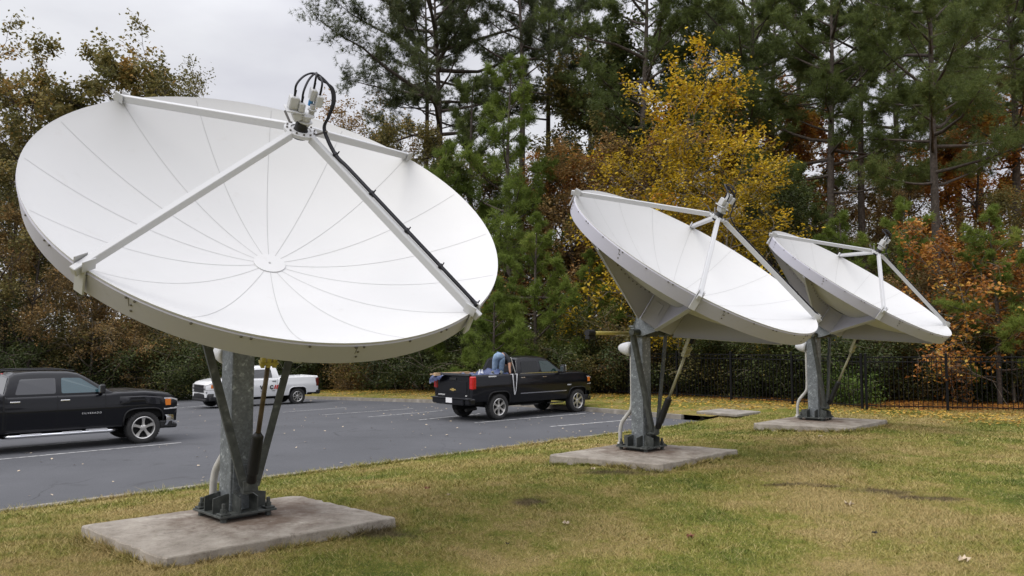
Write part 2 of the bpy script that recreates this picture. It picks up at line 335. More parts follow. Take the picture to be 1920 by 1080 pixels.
# ------------------------------------------------------------------ ground: (a, b) axes along and across the parking bays
DA = np.array([.731, .682]); DB = np.array([-.682, .731])
def ab(x, y): return x * DA[0] + y * DA[1], x * DB[0] + y * DB[1]
def xy(a, b): return a * DA[0] + b * DB[0], a * DA[1] + b * DB[1]
def sm(t): t = np.clip(t, 0, 1); return t * t * (3 - 2 * t)
B0, A0 = 13.9, 21.5
def zlot(a, b): return -.038 * np.log1p(np.exp((b - 22) / 1.6)) * 1.6
def zverge(a, b): return zlot(a, b) + .15 + .02 * np.clip(a - A0, 0, 6)
def zlawn(a, b):
    base = .5 * sm((B0 - b) / 5.0 * .85 + .0) ** .8
    w = sm((a - 18.5) / 6)
    und = .02 * np.sin(a * 1.3 + b * .7) + .015 * np.sin(a * .5 - b * 1.9)
    return base * (1 - w) + zverge(a, np.minimum(b, B0)) * w + und * sm((B0 - b) / 2)
def zground(x, y):
    a, b = ab(x, y)
    if b < B0: return float(zlawn(a, b))
    return float(zverge(a, b)) if a > A0 + .1 else float(zlot(a, b))
def grid(name, aa, bb, fz, m):
    A, Bb = np.meshgrid(aa, bb, indexing='ij'); X, Y = xy(A, Bb); V = np.stack([X, Y, fz(A, Bb)], -1).reshape(-1, 3)
    n = len(bb); i = (np.arange(len(aa) - 1)[:, None] * n + np.arange(n - 1)[None]).ravel()
    q = np.stack([i, i + n, i + n + 1, i + 1], -1)
    return tag(mobj(name, fast_mesh(name, V, q, None, [m], smooth=True)), kind='structure')
grid('ground', np.linspace(-300, 400, 40), np.linspace(-300, 400, 40), lambda a, b: zlot(a, np.clip(b, -99, 60)) - .35, W['lawn'])
grid('parking_lot', np.linspace(-60, A0, 60), np.concatenate([np.linspace(B0, 50, 40), np.linspace(52, 150, 12)]), lambda a, b: zlot(a, np.minimum(b, 60)), W['asphalt'])
grid('lawn', np.linspace(-40, 90, 261), np.concatenate([np.linspace(-70, -14, 30), np.linspace(-13.5, B0, 110)]), zlawn, W['lawn'])
grid('woodland_floor', np.linspace(A0 + .12, 120, 90), np.linspace(B0, 140, 120), lambda a, b: zverge(a, np.minimum(b, 60)), W['lawn'])
# kerbs (real steps)
def kerb(name, p0, p1, fz, h, w, n):
    mb = MB(); pts = np.linspace(0, 1, n + 1); d = np.array(p1) - np.array(p0); nd = nrm(np.array([-d[1], d[0]])); v = []
    for t in pts:
        q = np.array(p0) + d * t
        for off, z in ((-w / 2, -.25), (-w / 2, h - .025), (-w / 2 + .03, h), (w / 2, h), (w / 2, -.25)):
            r = q + nd * off; X, Y = xy(*r); v.append((X, Y, fz(*q) + z))
    f = [(i * 5 + j, i * 5 + j + 1, (i + 1) * 5 + j + 1, (i + 1) * 5 + j) for i in range(n) for j in range(4)] + [(0, 1, 2, 3, 4), tuple(n * 5 + j for j in (4, 3, 2, 1, 0))]
    mb.add(v, f); return tag(mb.build(name, W['curb']), kind='structure')
kerb('kerb', (A0 + .05, B0 + 1.0), (A0 + .05, 75), zlot, .15, .18, 80)
kerb('lot_edging', (-40, B0 - .03), (A0 - .1, B0 - .03), lambda a, b: zlot(a, b), .03, .12, 60)
# painted bay lines
def stripe(p0, p1, w=.10):
    def on(p):
        z = 0.
        for _ in range(8):
            q = at(*p, z); a, b = ab(q[0], q[1]); z = float(zlot(a, b))
        return np.array([a, b])
    q0, q1 = on(p0), on(p1); d = q1 - q0; Ln = np.hypot(*d); d /= Ln; nd = np.array([-d[1], d[0]]); v = []; k = max(2, int(Ln))
    for t in np.linspace(0, Ln, k + 1):
        for s_ in (-1, 1):
            r = q0 + d * t + nd * s_ * w / 2; X, Y = xy(*r); v.append((X, Y, float(zlot(*r)) + .006))
    mb = MB(); mb.add(v, [(2 * i, 2 * i + 1, 2 * i + 3, 2 * i + 2) for i in range(k)])
    tag(mb.build('bay_line', W['line']), kind='structure')
for s_ in (((-330, 892), (340, 830)), ((-330, 872), (205, 824)), ((1032, 800), (1196, 786)), ((890, 793), (1100, 775)), ((786, 787.5), (900, 776)),
           ((690, 782), (830, 770)), ((604, 778), (775, 766)), ((530, 773), (650, 764)), ((470, 762), (560, 756)), ((335, 765), (400, 759)), ((300, 753), (356, 749))):
    stripe(*s_)

# ------------------------------------------------------------------ vegetation
def tubes_np(paths, sides=5):
    V = []; Q = []; n0 = 0; an = np.arange(sides) * 2 * math.pi / sides
    for P, r in paths:
        P = np.asarray(P, float); k = len(P); r = np.broadcast_to(np.asarray(r, float), (k,))
        T = np.gradient(P, axis=0); T /= np.linalg.norm(T, axis=1)[:, None] + 1e-9
        u = nrm(np.cross(T[0], (0, 0, 1) if abs(T[0][2]) < .9 else (1, 0, 0)))
        U = u - T * (T @ u)[:, None]; U /= np.linalg.norm(U, axis=1)[:, None] + 1e-9; Wv = np.cross(T, U)
        V.append((P[:, None] + r[:, None, None] * (np.cos(an)[None, :, None] * U[:, None] + np.sin(an)[None, :, None] * Wv[:, None])).reshape(-1, 3))
        i, j = np.meshgrid(np.arange(k - 1), np.arange(sides), indexing='ij'); i = i.ravel(); j = j.ravel()
        Q.append(n0 + np.stack([i * sides + j, i * sides + (j + 1) % sides, (i + 1) * sides + (j + 1) % sides, (i + 1) * sides + j], -1)); n0 += k * sides
    return np.vstack(V), np.vstack(Q)
def rdir(n, g): v = g.normal(size=(n, 3)); return v / np.linalg.norm(v, axis=1)[:, None]
def needles(Cn, D, per, ln, w, g, tint):
    n = len(Cn) * per; c = np.repeat(Cn, per, 0); d = np.repeat(D, per, 0) * .75 + rdir(n, g) * .9; d /= np.linalg.norm(d, axis=1)[:, None]
    s = np.cross(d, rdir(n, g)); s /= np.linalg.norm(s, axis=1)[:, None] + 1e-9
    l = ln * g.uniform(.6, 1.15, (n, 1)); V = np.empty((n, 3, 3)); V[:, 0] = c - s * w + d * .03; V[:, 1] = c + s * w + d * .03; V[:, 2] = c + d * l
    t = np.clip(np.repeat(tint, per) + g.normal(0, .10, n), 0, 1)
    return V.reshape(-1, 3), np.arange(n * 3).reshape(-1, 3), np.repeat(t, 3)
def leaves(P, size, g, tint, flat=.5):
    n = len(P); nr = rdir(n, g); nr[:, 2] = np.abs(nr[:, 2]) + flat; nr /= np.linalg.norm(nr, axis=1)[:, None]
    u = np.cross(nr, rdir(n, g)); u /= np.linalg.norm(u, axis=1)[:, None] + 1e-9; v = np.cross(nr, u)
    s = size * g.uniform(.55, 1.25, (n, 1)); V = np.empty((n, 4, 3))
    V[:, 0] = P - u * s * .5; V[:, 1] = P - v * s * .30 + nr * s * .08; V[:, 2] = P + u * s * .5; V[:, 3] = P + v * s * .30 + nr * s * .08
    return V.reshape(-1, 3), np.arange(n * 4).reshape(-1, 4), np.repeat(tint, 4)
def curve(p0, d, ln, n, g, bend=(0, 0, 0), wob=.06):
    d = nrm(d); P = [np.array(p0, float)]
    for i in range(n):
        d = nrm(d + np.array(bend) / n + g.normal(0, wob, 3)); P.append(P[-1] + d * ln / n)
    return np.array(P)
def make_pine(seed, h, cb, spread, nb, r0, young=False, per=13, lean=0., ntuft=12):
    """trunk mesh (bark) and crown mesh (needle tufts on twigs) of a loblolly-like pine"""
    g = np.random.default_rng(seed); zs = np.linspace(0, 1, 14)
    tr = np.stack([lean * h * zs ** 1.5 + .012 * h * np.sin(zs * 5 + seed) * zs, .012 * h * np.sin(zs * 4 + seed * 2) * zs, h * zs - .6 * (zs == 0)], -1)
    rad = r0 * (1 - zs) ** .7 * .92 + .02
    paths = [(tr, rad)]; tw = []; Cn = []; Dn = []; Tn = []
    f = lambda t: np.array([np.interp(t, zs, tr[:, k]) for k in range(3)])
    for i in range(nb):
        t = cb + (1 - cb) * ((i + g.uniform(0, .9)) / nb) ** .85; t = min(t, .99); q = (t - cb) / (1 - cb)
        if young: ln = spread * (1.02 - q) ** .8 * g.uniform(.5, 1.25) + .3; el = .05 + .75 * q + g.normal(0, .1)
        else: ln = spread * (math.sin(math.pi * min(1, q * .8 + .2)) ** .6) * g.uniform(.45, 1.2) + .3; el = -.1 + .75 * q + g.normal(0, .12)
        az = i * 2.399 + g.uniform(-.5, .5); d = np.array([math.cos(az) * math.cos(el), math.sin(az) * math.cos(el), math.sin(el)])
        P = curve(f(t), d, ln, 6, g, (0, 0, .35), .09); paths.append((P, np.linspace(max(.018, .018 * ln), .010, 7)))
        ns = max(3, int(ln * (3.2 if not young else 3.6)))
        tone = np.clip(.45 + g.normal(0, .16), 0, .95)
        for k in range(ns):
            s = g.uniform(.28 if not young else .12, 1.) ** .7; p = np.array([np.interp(s * 6, np.arange(7), P[:, j]) for j in range(3)])
            sd_ = nrm(d * .6 + g.normal(0, .55, 3) + np.array([0, 0, .3])); l2 = ln * g.uniform(.14, .30) * (1.2 - .5 * s) + .12
            T = curve(p, sd_, l2, 3, g, (0, 0, .35), .12); tw.append((T, np.linspace(.011, .006, 4)))
            m_ = max(3, int(ntuft * g.uniform(.6, 1.3))); u = g.uniform(.15, 1.05, m_); c = T[0] + (T[-1] - T[0]) * u[:, None] + g.normal(0, .07 + .05 * l2, (m_, 3))
            Cn.append(c); Dn.append(np.repeat(nrm(T[-1] - T[0] + np.array([0, 0, .25 * l2]))[None], m_, 0)); Tn.append(np.clip(tone + g.normal(0, .13, m_), 0, .97))
    for k in range(0 if young else 14):       # dead stubs below the crown
        t = g.uniform(cb * .45, cb); az = g.uniform(0, 6.28); paths.append((curve(f(t), (math.cos(az), math.sin(az), g.uniform(-.2, .3)), g.uniform(.4, 1.8), 4, g, (0, 0, -.1), .15), np.linspace(.022, .006, 5)))
    V, Q = tubes_np(paths, 7); trunk = fast_mesh('trunk', V, Q, None, [W['bark']], smooth=True)
    V1, Q1 = tubes_np(tw, 3); V2, T2, t2 = needles(np.vstack(Cn), np.vstack(Dn), per, .33, .013, g, np.concatenate(Tn))
    crown = fast_mesh('crown', np.vstack([V1, V2]), Q1, T2 + len(V1), [W['needle'], W['bark']], {'tint': np.concatenate([np.full(len(V1), .3), t2])},
                      np.concatenate([np.ones(len(Q1)), np.zeros(len(T2))]))
    return trunk, crown
def make_broadleaf(seed, h, cb, spread, nleaf, r0, leaf=.13, pale=False, droop=.1):
    g = np.random.default_rng(seed); zs = np.linspace(0, 1, 9)
    tr = np.stack([.05 * h * np.sin(zs * 3 + seed) * zs, .05 * h * np.sin(zs * 2.3 + seed * 3) * zs, h * .82 * zs - .5 * (zs == 0)], -1)
    paths = [(tr, r0 * (1 - zs * .9))]; ends = []; et = []
    f = lambda t: np.array([np.interp(t, zs, tr[:, k]) for k in range(3)])
    nl = 20
    for i in range(nl):
        t = cb + (1 - cb) * i / nl; q = (t - cb) / (1 - cb); az = i * 2.399 + g.uniform(-.6, .6); el = .15 + .62 * q + g.normal(0, .18)
        ln = spread * (1.08 - .45 * q) * g.uniform(.6, 1.15)
        P = curve(f(t), (math.cos(az) * math.cos(el), math.sin(az) * math.cos(el), math.sin(el)), ln, 6, g, (0, 0, .3), .16); rr = r0 * .4 * (1.1 - q) + .012
        paths.append((P, np.linspace(rr, .012, 7)))
        for k in range(7):
            s = g.uniform(.3, 1); p = np.array([np.interp(s * 6, np.arange(7), P[:, j]) for j in range(3)])
            d = nrm(nrm(P[-1] - P[0]) * .5 + g.normal(0, .6, 3) + np.array([0, 0, .15])); S = curve(p, d, ln * g.uniform(.25, .5), 5, g, (0, 0, -droop), .2)
            paths.append((S, np.linspace(.016, .006, 6))); tone = np.clip(.5 + g.normal(0, .2), 0, 1)
            for _ in range(4):
                s2 = g.uniform(.3, 1); p2 = np.array([np.interp(s2 * 5, np.arange(6), S[:, j]) for j in range(3)])
                T = curve(p2, g.normal(0, 1, 3) + d * .7, ln * g.uniform(.1, .24), 3, g, (0, 0, -droop), .2); paths.append((T, np.linspace(.007, .004, 4))); ends.append((T[0], T[-1])); et.append(tone)
    E0 = np.array([e[0] for e in ends]); E1 = np.array([e[1] for e in ends]); ix = g.integers(0, len(ends), nleaf); u = g.uniform(.0, 1.15, (nleaf, 1))
    P = E0[ix] + (E1[ix] - E0[ix]) * u + g.normal(0, .13 + .012 * spread, (nleaf, 3)); tt = np.clip(np.array(et)[ix] + g.normal(0, .17, nleaf), 0, 1)
    V, Q = tubes_np(paths, 5); trunk = fast_mesh('trunk', V, Q, None, [W['bark_pale' if pale else 'bark']], smooth=True)
    V2, Q2, t2 = leaves(P, leaf, g, tt); crown = fast_mesh('crown', V2, Q2, None, [W['olive']], {'tint': t2})
    return trunk, crown
def make_shrub(seed, h, spread, nleaf, leaf=.12):
    g = np.random.default_rng(seed); paths = []; ends = []; et = []
    for i in range(11):
        az = g.uniform(0, 6.28); r = spread * .35 * math.sqrt(g.uniform()); P = curve((r * math.cos(az), r * math.sin(az), -.2), (math.cos(az) * .5, math.sin(az) * .5, 1), h * g.uniform(.55, 1.05), 7, g, (0, 0, .1), .16)
        paths.append((P, np.linspace(.03, .008, 8)))
        for k in range(9):
            s = g.uniform(.12, 1); p = np.array([np.interp(s * 7, np.arange(8), P[:, j]) for j in range(3)]); a2 = g.uniform(0, 6.28)
            T = curve(p, (math.cos(a2), math.sin(a2), g.uniform(-.2, .8)), spread * g.uniform(.25, .6), 4, g, (0, 0, -.2), .22); paths.append((T, np.linspace(.012, .004, 5))); ends += [(T[0], T[2]), (T[2], T[4])]; t_ = np.clip(.45 + g.normal(0, .2), 0, 1); et += [t_, t_]
    E0 = np.array([e[0] for e in ends]); E1 = np.array([e[1] for e in ends]); ix = g.integers(0, len(ends), nleaf)
    P = E0[ix] + (E1[ix] - E0[ix]) * g.uniform(0, 1.1, (nleaf, 1)) + g.normal(0, .15 + .03 * spread, (nleaf, 3)); P[:, 2] = np.abs(P[:, 2])
    V, Q = tubes_np(paths, 4); trunk = fast_mesh('stems', V, Q, None, [W['bark_pale']], smooth=True)
    V2, Q2, t2 = leaves(P, leaf, g, np.clip(np.array(et)[ix] + g.normal(0, .17, nleaf), 0, 1)); crown = fast_mesh('foliage', V2, Q2, None, [W['olive']], {'tint': t2})
    return trunk, crown
PT = [make_pine(11, 27, .46, 5.6, 42, .34, ntuft=19), make_pine(12, 30, .62, 4.6, 32, .30, lean=.02, ntuft=15), make_pine(13, 25, .43, 6.0, 40, .32, ntuft=20), make_pine(14, 28, .64, 4.6, 30, .32, lean=-.02, ntuft=15),
      make_pine(15, 30, .55, 8.8, 48, .42, ntuft=21)]
PY = [make_pine(21, 15, .25, 4.4, 30, .17, True, ntuft=16), make_pine(22, 12, .12, 4.0, 26, .14, True, ntuft=17), make_pine(23, 7, .05, 3.2, 24, .09, True, ntuft=19)]
PB = [make_broadleaf(31, 17, .25, 6.2, 24000, .22, .17), make_broadleaf(32, 14, .2, 5.4, 22000, .18, .17), make_broadleaf(33, 19, .30, 5.6, 22000, .24, .24, droop=.0), make_broadleaf(34, 9, .1, 4.2, 16000, .12, .15, True)]
PO = make_broadleaf(35, 9, .08, 5.0, 7000, .12, .22, True); PYL = [make_broadleaf(36, 17, .22, 6.0, 13000, .22, .20, True, .3), make_broadleaf(37, 14, .15, 5.4, 12000, .18, .19, True, .3)]
PS = [make_shrub(41, 4.2, 2.6, 11000), make_shrub(42, 3.2, 2.4, 9000), make_shrub(43, 5.5, 2.8, 14000, .13), make_shrub(44, 2.2, 1.8, 6000, .11)]
trng = np.random.default_rng(99)
def plant(name, cat, proto, px, Y, label, leafmat=None, sc=1., group=None, parts=('trunk', 'crown'), top=None, bark=None):
    """one tree: px is the picture column its foot stands in, Y its distance; top (picture row) sets its height"""
    X = (px - 960) / FPX * Y; z = zground(X, Y)
    if top is not None:
        hgt = CAMZ + (640 - top) / FPX * Y - z
        zs = np.empty(len(proto[1].vertices) * 3, np.float32); proto[1].vertices.foreach_get('co', zs); sc = hgt / float(np.percentile(zs[2::3], 99.7))
    r = empty(name, (X, Y, z), trng.uniform(0, 6.28)); s2 = sc ** .8 if top is not None else sc
    r.scale = (s2 * trng.uniform(.92, 1.08), s2 * trng.uniform(.92, 1.08), sc)
    tag(r, label, cat, group)
    t = mobj(parts[0], proto[0], r); c = mobj(parts[1], proto[1], r)
    for o, m_ in ((c, leafmat), (t, bark)):
        if m_: o.material_slots[0].link = 'OBJECT'; o.material_slots[0].material = m_
    return r
GP = 'pines in the wood behind the fence'; GB = 'broadleaf trees in the wood behind the fence'; GS = 'shrubs along the fence'
# pines: (px, distance, proto, leaf, top row, label)
for px, Y, pr, lm, top, lab in (
    (818, 52, PT[4], 'needle_dark', -130, 'tall dark pine with thick trunk, just right of the near dish feed, boughs reaching left'),
    (786, 56, PT[1], 'needle_dark', -60, 'tall pine with straight trunk directly left of the thickest pine beside the near dish'),
    (972, 50, PT[3], 'needle_dark', -120, 'tall bare-stemmed pine rising behind the black pickup cab'),
    (1034, 54, PT[1], 'needle_dark', -90, 'slender tall pine with bare trunk between the near dish and the middle dish'),
    (1100, 66, PT[3], 'needle_dark', -20, 'thin distant pine seen against the sky left of the yellow tree'),
    (1208, 46, PT[2], 'needle', -160, 'dark pine towering directly behind the left side of the yellow tree'),
    (1420, 47, PT[0], 'needle', -150, 'tall green pine behind the right edge of the yellow tree'),
    (1500, 56, PT[1], 'needle', -90, 'tall pine with green crown above the left tip of the far dish'),
    (1566, 44, PT[2], 'needle', -110, 'green pine with bare trunk straight above the far dish'),
    (1622, 46, PT[3], 'needle', -80, 'slim pine just right of the bare trunk above the far dish'),
    (1690, 58, PT[0], 'needle', -60, 'distant pine showing between the slim pine and the large forked pine'),
    (1762, 38, PT[2], 'needle', -170, 'large near pine with broad reddish trunk above the orange tree'),
    (1850, 50, PT[1], 'needle', -60, 'tall pine behind the right side of the orange tree'),
    (1912, 42, PT[0], 'needle', -150, 'tall pine cut by the right edge of the picture'),
    (2010, 40, PT[3], 'needle', -100, 'pine standing beyond the right edge of the picture with boughs reaching in'),
    (1462, 62, PT[0], 'needle', -50, 'distant pine between the yellow tree and the far dish, behind the other pines'),
    (1806, 60, PT[2], 'needle', -50, 'distant pine above the orange tree, behind the tall right-hand pines'),
    (1330, 60, PT[2], 'needle_dark', -40, 'dark pine far behind the crown of the yellow tree'),
    ): plant('pine_tree', 'pine tree', pr, px, Y, lab, W[lm], group=GP, top=top)
for px, Y, pr, lm, top, lab in (
    (955, 42, PY[0], 'needle_bright', 95, 'bright young pine with dense crown in front of the tall trunks'),
    (886, 46, PY[0], 'needle', 135, 'green mid-height pine with vine-covered stem left of the bright young pine'),
    (840, 43, PY[1], 'needle_bright', 260, 'bushy young pine touching the right rim of the near dish'),
    (1005, 36, PY[1], 'needle_bright', 400, 'yellow-green young pine spreading its boughs behind the black pickup cab'),
    (925, 35, PY[2], 'needle_bright', 520, 'small bright pine over the bed of the black pickup with a person in it'),
    (1105, 37, PY[1], 'needle_bright', 470, 'bright young pine behind the left tip of the middle dish'),
    (1160, 40, PY[2], 'needle', 560, 'small dark pine at the fence left of the middle dish post'),
    (1585, 34, PY[1], 'needle_bright', 395, 'bright young pine directly behind the feed of the far dish'),
    (1700, 33, PY[1], 'needle_bright', 370, 'bright young pine between the far dish feed and the orange tree'),
    (1868, 28.2, PY[1], 'needle_bright', 385, 'bright pine boughs above the orange tree at the right edge'),
    (1500, 40, PY[0], 'needle', 300, 'mid-height green pine between the middle dish feed and the far dish'),
    (1440, 42, PY[1], 'needle', 440, 'low green pine behind the strut of the middle dish'),
    ): plant('young_pine', 'pine tree', pr, px, Y, lab, W[lm], group=GP, top=top)
for px, Y, pr, lm, top, lab in (
    (55, 58, PB[2], 'olive', 32, 'tall russet-topped oak at the far left above the near dish rim'),
    (180, 60, PB[2], 'olive', 30, 'tall brown-green oak right of the russet-topped one behind the near dish'),
    (295, 62, PB[0], 'olive', 100, 'dark oak just above the upper left strut end of the near dish'),
    (-40, 54, PB[0], 'olive', 200, 'dark oak cut by the left edge of the picture'),
    (10, 47, PB[1], 'olive', 300, 'low olive tree left of the near dish rim'),
    (60, 46, PB[1], 'brown', 385, 'russet-brown tree beside the left rim of the near dish'),
    (170, 46, PB[3], 'brown', 520, 'small bare-twigged brown tree below the left strut of the near dish'),
    (255, 48, PB[3], 'brown', 570, 'small rust and brown tree above the hood of the left black pickup'),
    (320, 58, PB[0], 'olive', 250, 'olive oak hidden mostly behind the left half of the near dish'),
    (440, 60, PB[1], 'olive', 330, 'olive tree behind the centre of the near dish'),
    (560, 58, PB[0], 'dkgreen', 320, 'dark tree behind the feed of the near dish'),
    (655, 58, PB[1], 'dkgreen', 400, 'dark tree behind the lower right of the near dish'),
    (690, 57, PB[0], 'brown', 190, 'brown and yellow oak peeping over the near dish right of its feed'),
    (745, 50, PB[1], 'olive', 240, 'olive tree under the tall trunks at the right rim of the near dish'),
    (1500, 58, PB[2], 'brown', 215, 'pale brown oak far behind the bare trunks above the far dish'),
    (1635, 60, PB[0], 'olive', 270, 'olive oak far behind the slim pine above the far dish'),
    (1275, 36, PYL[0], 'yellow', 120, 'bright yellow tree above and behind the middle dish'),
    (1225, 37.5, PYL[1], 'yellow', 250, 'yellow tree with thin crown left of the tallest bright yellow tree'),
    (1350, 34, PYL[1], 'yellow', 270, 'lower yellow tree right behind the feed of the middle dish'),
    (1200, 42, PB[1], 'brown', 250, 'brown tree left of the bright yellow tree'),
    (1090, 44, PB[0], 'brown', 270, 'brown-leaved tree between the near dish and the yellow tree'),
    (1050, 46, PB[1], 'orange', 290, 'orange-brown tree behind the young pine at mid picture'),
    (960, 48, PB[1], 'brown', 300, 'brown tree just behind the bright young pine'),
    (1430, 50, PB[2], 'orange', 150, 'orange oak high behind the right side of the yellow tree'),
    (1260, 48, PB[2], 'dkgreen', -30, 'dark green tall tree over the yellow tree'),
    (1140, 50, PB[2], 'olive', 40, 'olive tall tree left above the yellow tree'),
    (1455, 39, PB[1], 'dkgreen', 330, 'dark green tree between the middle dish feed and the far dish'),
    (1540, 50, PB[0], 'brown', 330, 'brown tree behind the far dish'),
    (1700, 50, PB[1], 'brown', 300, 'brown tree behind the large near pine'),
    (1830, 46, PB[2], 'orange', 150, 'orange oak high at the right between the pines'),
    (1800, 29.5, PO, 'orange', 415, 'bright orange tree right of the far dish behind the fence'),
    (1895, 29, PO, 'orange', 450, 'bright orange tree at the right edge behind the fence'),
    (1725, 31, PB[3], 'brown', 500, 'small brown and orange tree just right of the far dish rim'),
    (1960, 36, PB[1], 'olive', 330, 'olive tree beyond the right edge of the picture'),
    (1660, 40, PB[1], 'olive', 440, 'olive tree behind the right half of the far dish'),
    (1400, 44, PB[1], 'olive', 380, 'olive tree behind the struts of the middle dish'),
    ): plant('oak_tree', 'tree', pr, px, Y, lab, W[lm], group=GB, top=top)
# undergrowth along the fence, a thing each
for k, (px, Y, pr, lm, top, lab) in enumerate((
    (-30, 47, 0, 'olive', 590, 'olive shrub at the left edge behind the black pickup'), (40, 49, 2, 'dkgreen', 560, 'dark shrub above the rear of the left pickup cab'),
    (110, 48, 0, 'dkgreen', 600, 'dark shrub above the roof of the left pickup'), (165, 50, 2, 'olive', 570, 'tall olive shrub above the windscreen of the left pickup'),
    (215, 47, 1, 'dkgreen', 640, 'low dark shrub above the hood of the left pickup'), (265, 49, 2, 'olive', 590, 'olive shrub between the left pickup and the near dish leg'),
    (310, 47, 0, 'dkgreen', 630, 'dark shrub left of the near dish brace'), (365, 50, 2, 'dkgreen', 580, 'tall dark shrub behind the left brace of the near dish'),
    (420, 51, 0, 'dkgreen', 600, 'dark shrub behind the near dish post'), (480, 52, 2, 'dkgreen', 590, 'tall dark shrub behind the white pickup cab'),
    (540, 53, 0, 'dkgreen', 620, 'dark shrub behind the white pickup bed'), (590, 53, 2, 'dkgreen', 600, 'tall dark shrub right of the white pickup'),
    (635, 52, 0, 'olive', 620, 'olive shrub right of the near dish right brace'), (680, 50, 1, 'brown', 640, 'brown shrub behind the fence midway between the two far pickups'),
    (725, 49, 2, 'dkgreen', 590, 'tall dark shrub below the right of the near dish'), (775, 47, 0, 'dkgreen', 610, 'dark shrub just left of the far black pickup'),
    (830, 45, 2, 'dkgreen', 560, 'tall dark shrub above the tailgate of the far black pickup'), (880, 43, 2, 'dkgreen', 570, 'tall dark shrub behind the person in the truck bed'),
    (930, 42, 0, 'dkgreen', 590, 'dark shrub behind the roof of the far black pickup'), (985, 40, 2, 'dkgreen', 570, 'tall dark shrub behind the far pickup windscreen'),
    (1040, 39, 0, 'dkgreen', 590, 'dark shrub behind the hood of the far black pickup'), (1085, 37, 0, 'olive', 610, 'olive shrub between the far black pickup and the middle dish'),
    (1130, 36.5, 2, 'dkgreen', 580, 'dark shrub behind the yellow rod of the middle dish'), (1180, 36, 2, 'olive', 560, 'olive shrub behind the middle dish post'),
    (1222, 35.5, 0, 'brown', 600, 'rusty shrub between the braces of the middle dish'), (1265, 35, 0, 'dkgreen', 610, 'dark shrub behind the black bellows of the middle dish'),
    (1310, 34, 2, 'dkgreen', 570, 'dark shrub under the middle dish right of its actuator'), (1355, 33.5, 0, 'olive', 600, 'olive shrub behind the storm drain'),
    (1400, 33, 2, 'dkgreen', 580, 'dark shrub under the right rim of the middle dish'), (1445, 32.5, 0, 'dkgreen', 600, 'dark shrub left of the far dish post'),
    (1490, 32, 2, 'dkgreen', 570, 'tall dark shrub directly behind the far dish post'), (1540, 31.5, 0, 'dkgreen', 600, 'dark shrub behind the braces of the far dish'),
    (1590, 31, 2, 'dkgreen', 570, 'tall dark shrub at the fence corner'), (1612, 28.2, 3, 'green', 672, 'bright green shrub behind the first fence panel right of the far dish'),
    (1665, 31.5, 0, 'dkgreen', 600, 'dark shrub under the right half of the far dish'), (1715, 31, 2, 'olive', 570, 'olive shrub below the right rim tip of the far dish'),
    (1770, 30.5, 0, 'dkgreen', 600, 'dark shrub at the foot of the orange tree'), (1825, 30.5, 2, 'dkgreen', 590, 'dark shrub behind the second fence panel from the right'),
    (1880, 30, 0, 'dkgreen', 610, 'dark shrub behind the last fence panel at right'), (1935, 29.5, 2, 'olive', 590, 'olive shrub cut by the right edge of the picture'))):
    plant('shrub', 'shrub', PS[pr], px, Y, lab, W[lm], group=GS, parts=('stems', 'foliage'), top=top)
# the far wood that reads as one mass
def far_wood():
    g = np.random.default_rng(5); paths = []; Ps = []; tt = []
    for i in range(150):
        px = g.uniform(-350, 2350); Y = g.uniform(64, 95) if px < 1150 else g.uniform(52, 90); X = (px - 960) / FPX * Y; z = zground(X, Y)
        gap = 330 < px < 640; h = g.uniform(7, 10) if gap else g.uniform(7, 13); paths.append((np.array([[X, Y, z - 1], [X + g.normal(0, .4), Y, z + h * .5], [X + g.normal(0, .7), Y, z + h * 1.05]]), (.2, .14, .05)))
        for c in range(14):
            t = g.uniform(.05, 1); r = (2.6 - 1.2 * t); cc = np.array([X, Y, z + h * t]) + np.append(g.normal(0, r, 2), 0); n = 130
            Ps.append(cc + g.normal(0, 1, (n, 3)) * (1.0, 1.0, .7)); tt.append(np.clip(g.uniform(.1, .9) + g.normal(0, .15, n), 0, 1))
    V, Q = tubes_np(paths, 5); P = np.vstack(Ps); V2, Q2, t2 = leaves(P, .34, g, np.concatenate(tt))
    me = fast_mesh('distant_wood', np.vstack([V, V2]), np.vstack([Q, Q2 + len(V)]), None, [W['bark'], W['olive']], {'tint': np.concatenate([np.zeros(len(V)), t2])}, np.concatenate([np.zeros(len(Q)), np.ones(len(Q2))]))
    tag(mobj('distant_wood', me), 'dim mixed woodland far behind the pines and the fence', 'woodland', kind='stuff')
far_wood()

# ------------------------------------------------------------------ iron fence
PW = 2.44
def fence(p0, p1, label, group='runs of black iron fence'):
    p0 = np.array(p0, float); p1 = np.array(p1, float); d = p1 - p0; Ln = np.hypot(*d); d /= Ln; k = int(round(Ln / PW)); w = Ln / k
    root = empty('metal_fence', (p0[0], p0[1], 0)); tag(root, label, 'fence', group)
    zs = [zground(*(p0 + d * w * i)) for i in range(k + 1)]
    for i in range(k + 1):
        q = d * w * i; mb = MB(); mb.box((q[0], q[1], zs[i] + .9), (.075, .075, 1.95), ((d[0], d[1], 0), (-d[1], d[0], 0), (0, 0, 1)))
        mb.lathe([(.055, 0), (.055, .02), (.0, .05)], (q[0], q[1], zs[i] + 1.875), (0, 0, 1), 4); mb.build('post', W['iron'], root)
    for i in range(k):
        mb = MB(); a = d * w * i; z0, z1 = zs[i], zs[i + 1]
        for hz in (.14, 1.62, 1.78): mb.bar((a[0], a[1], z0 + hz), (a[0] + d[0] * w, a[1] + d[1] * w, z1 + hz), .032, .036)
        for j in range(1, 17):
            t = j / 17; q = a + d * w * t; z = z0 + (z1 - z0) * t
            mb.box((q[0], q[1], z + .93), (.020, .020, 1.72), ((d[0], d[1], 0), (-d[1], d[0], 0), (0, 0, 1)))
        mb.build('panel', W['iron'], root)
cor = np.array(xy(26.9, 11.3)); far_c = np.array(xy(26.9, 46.5))
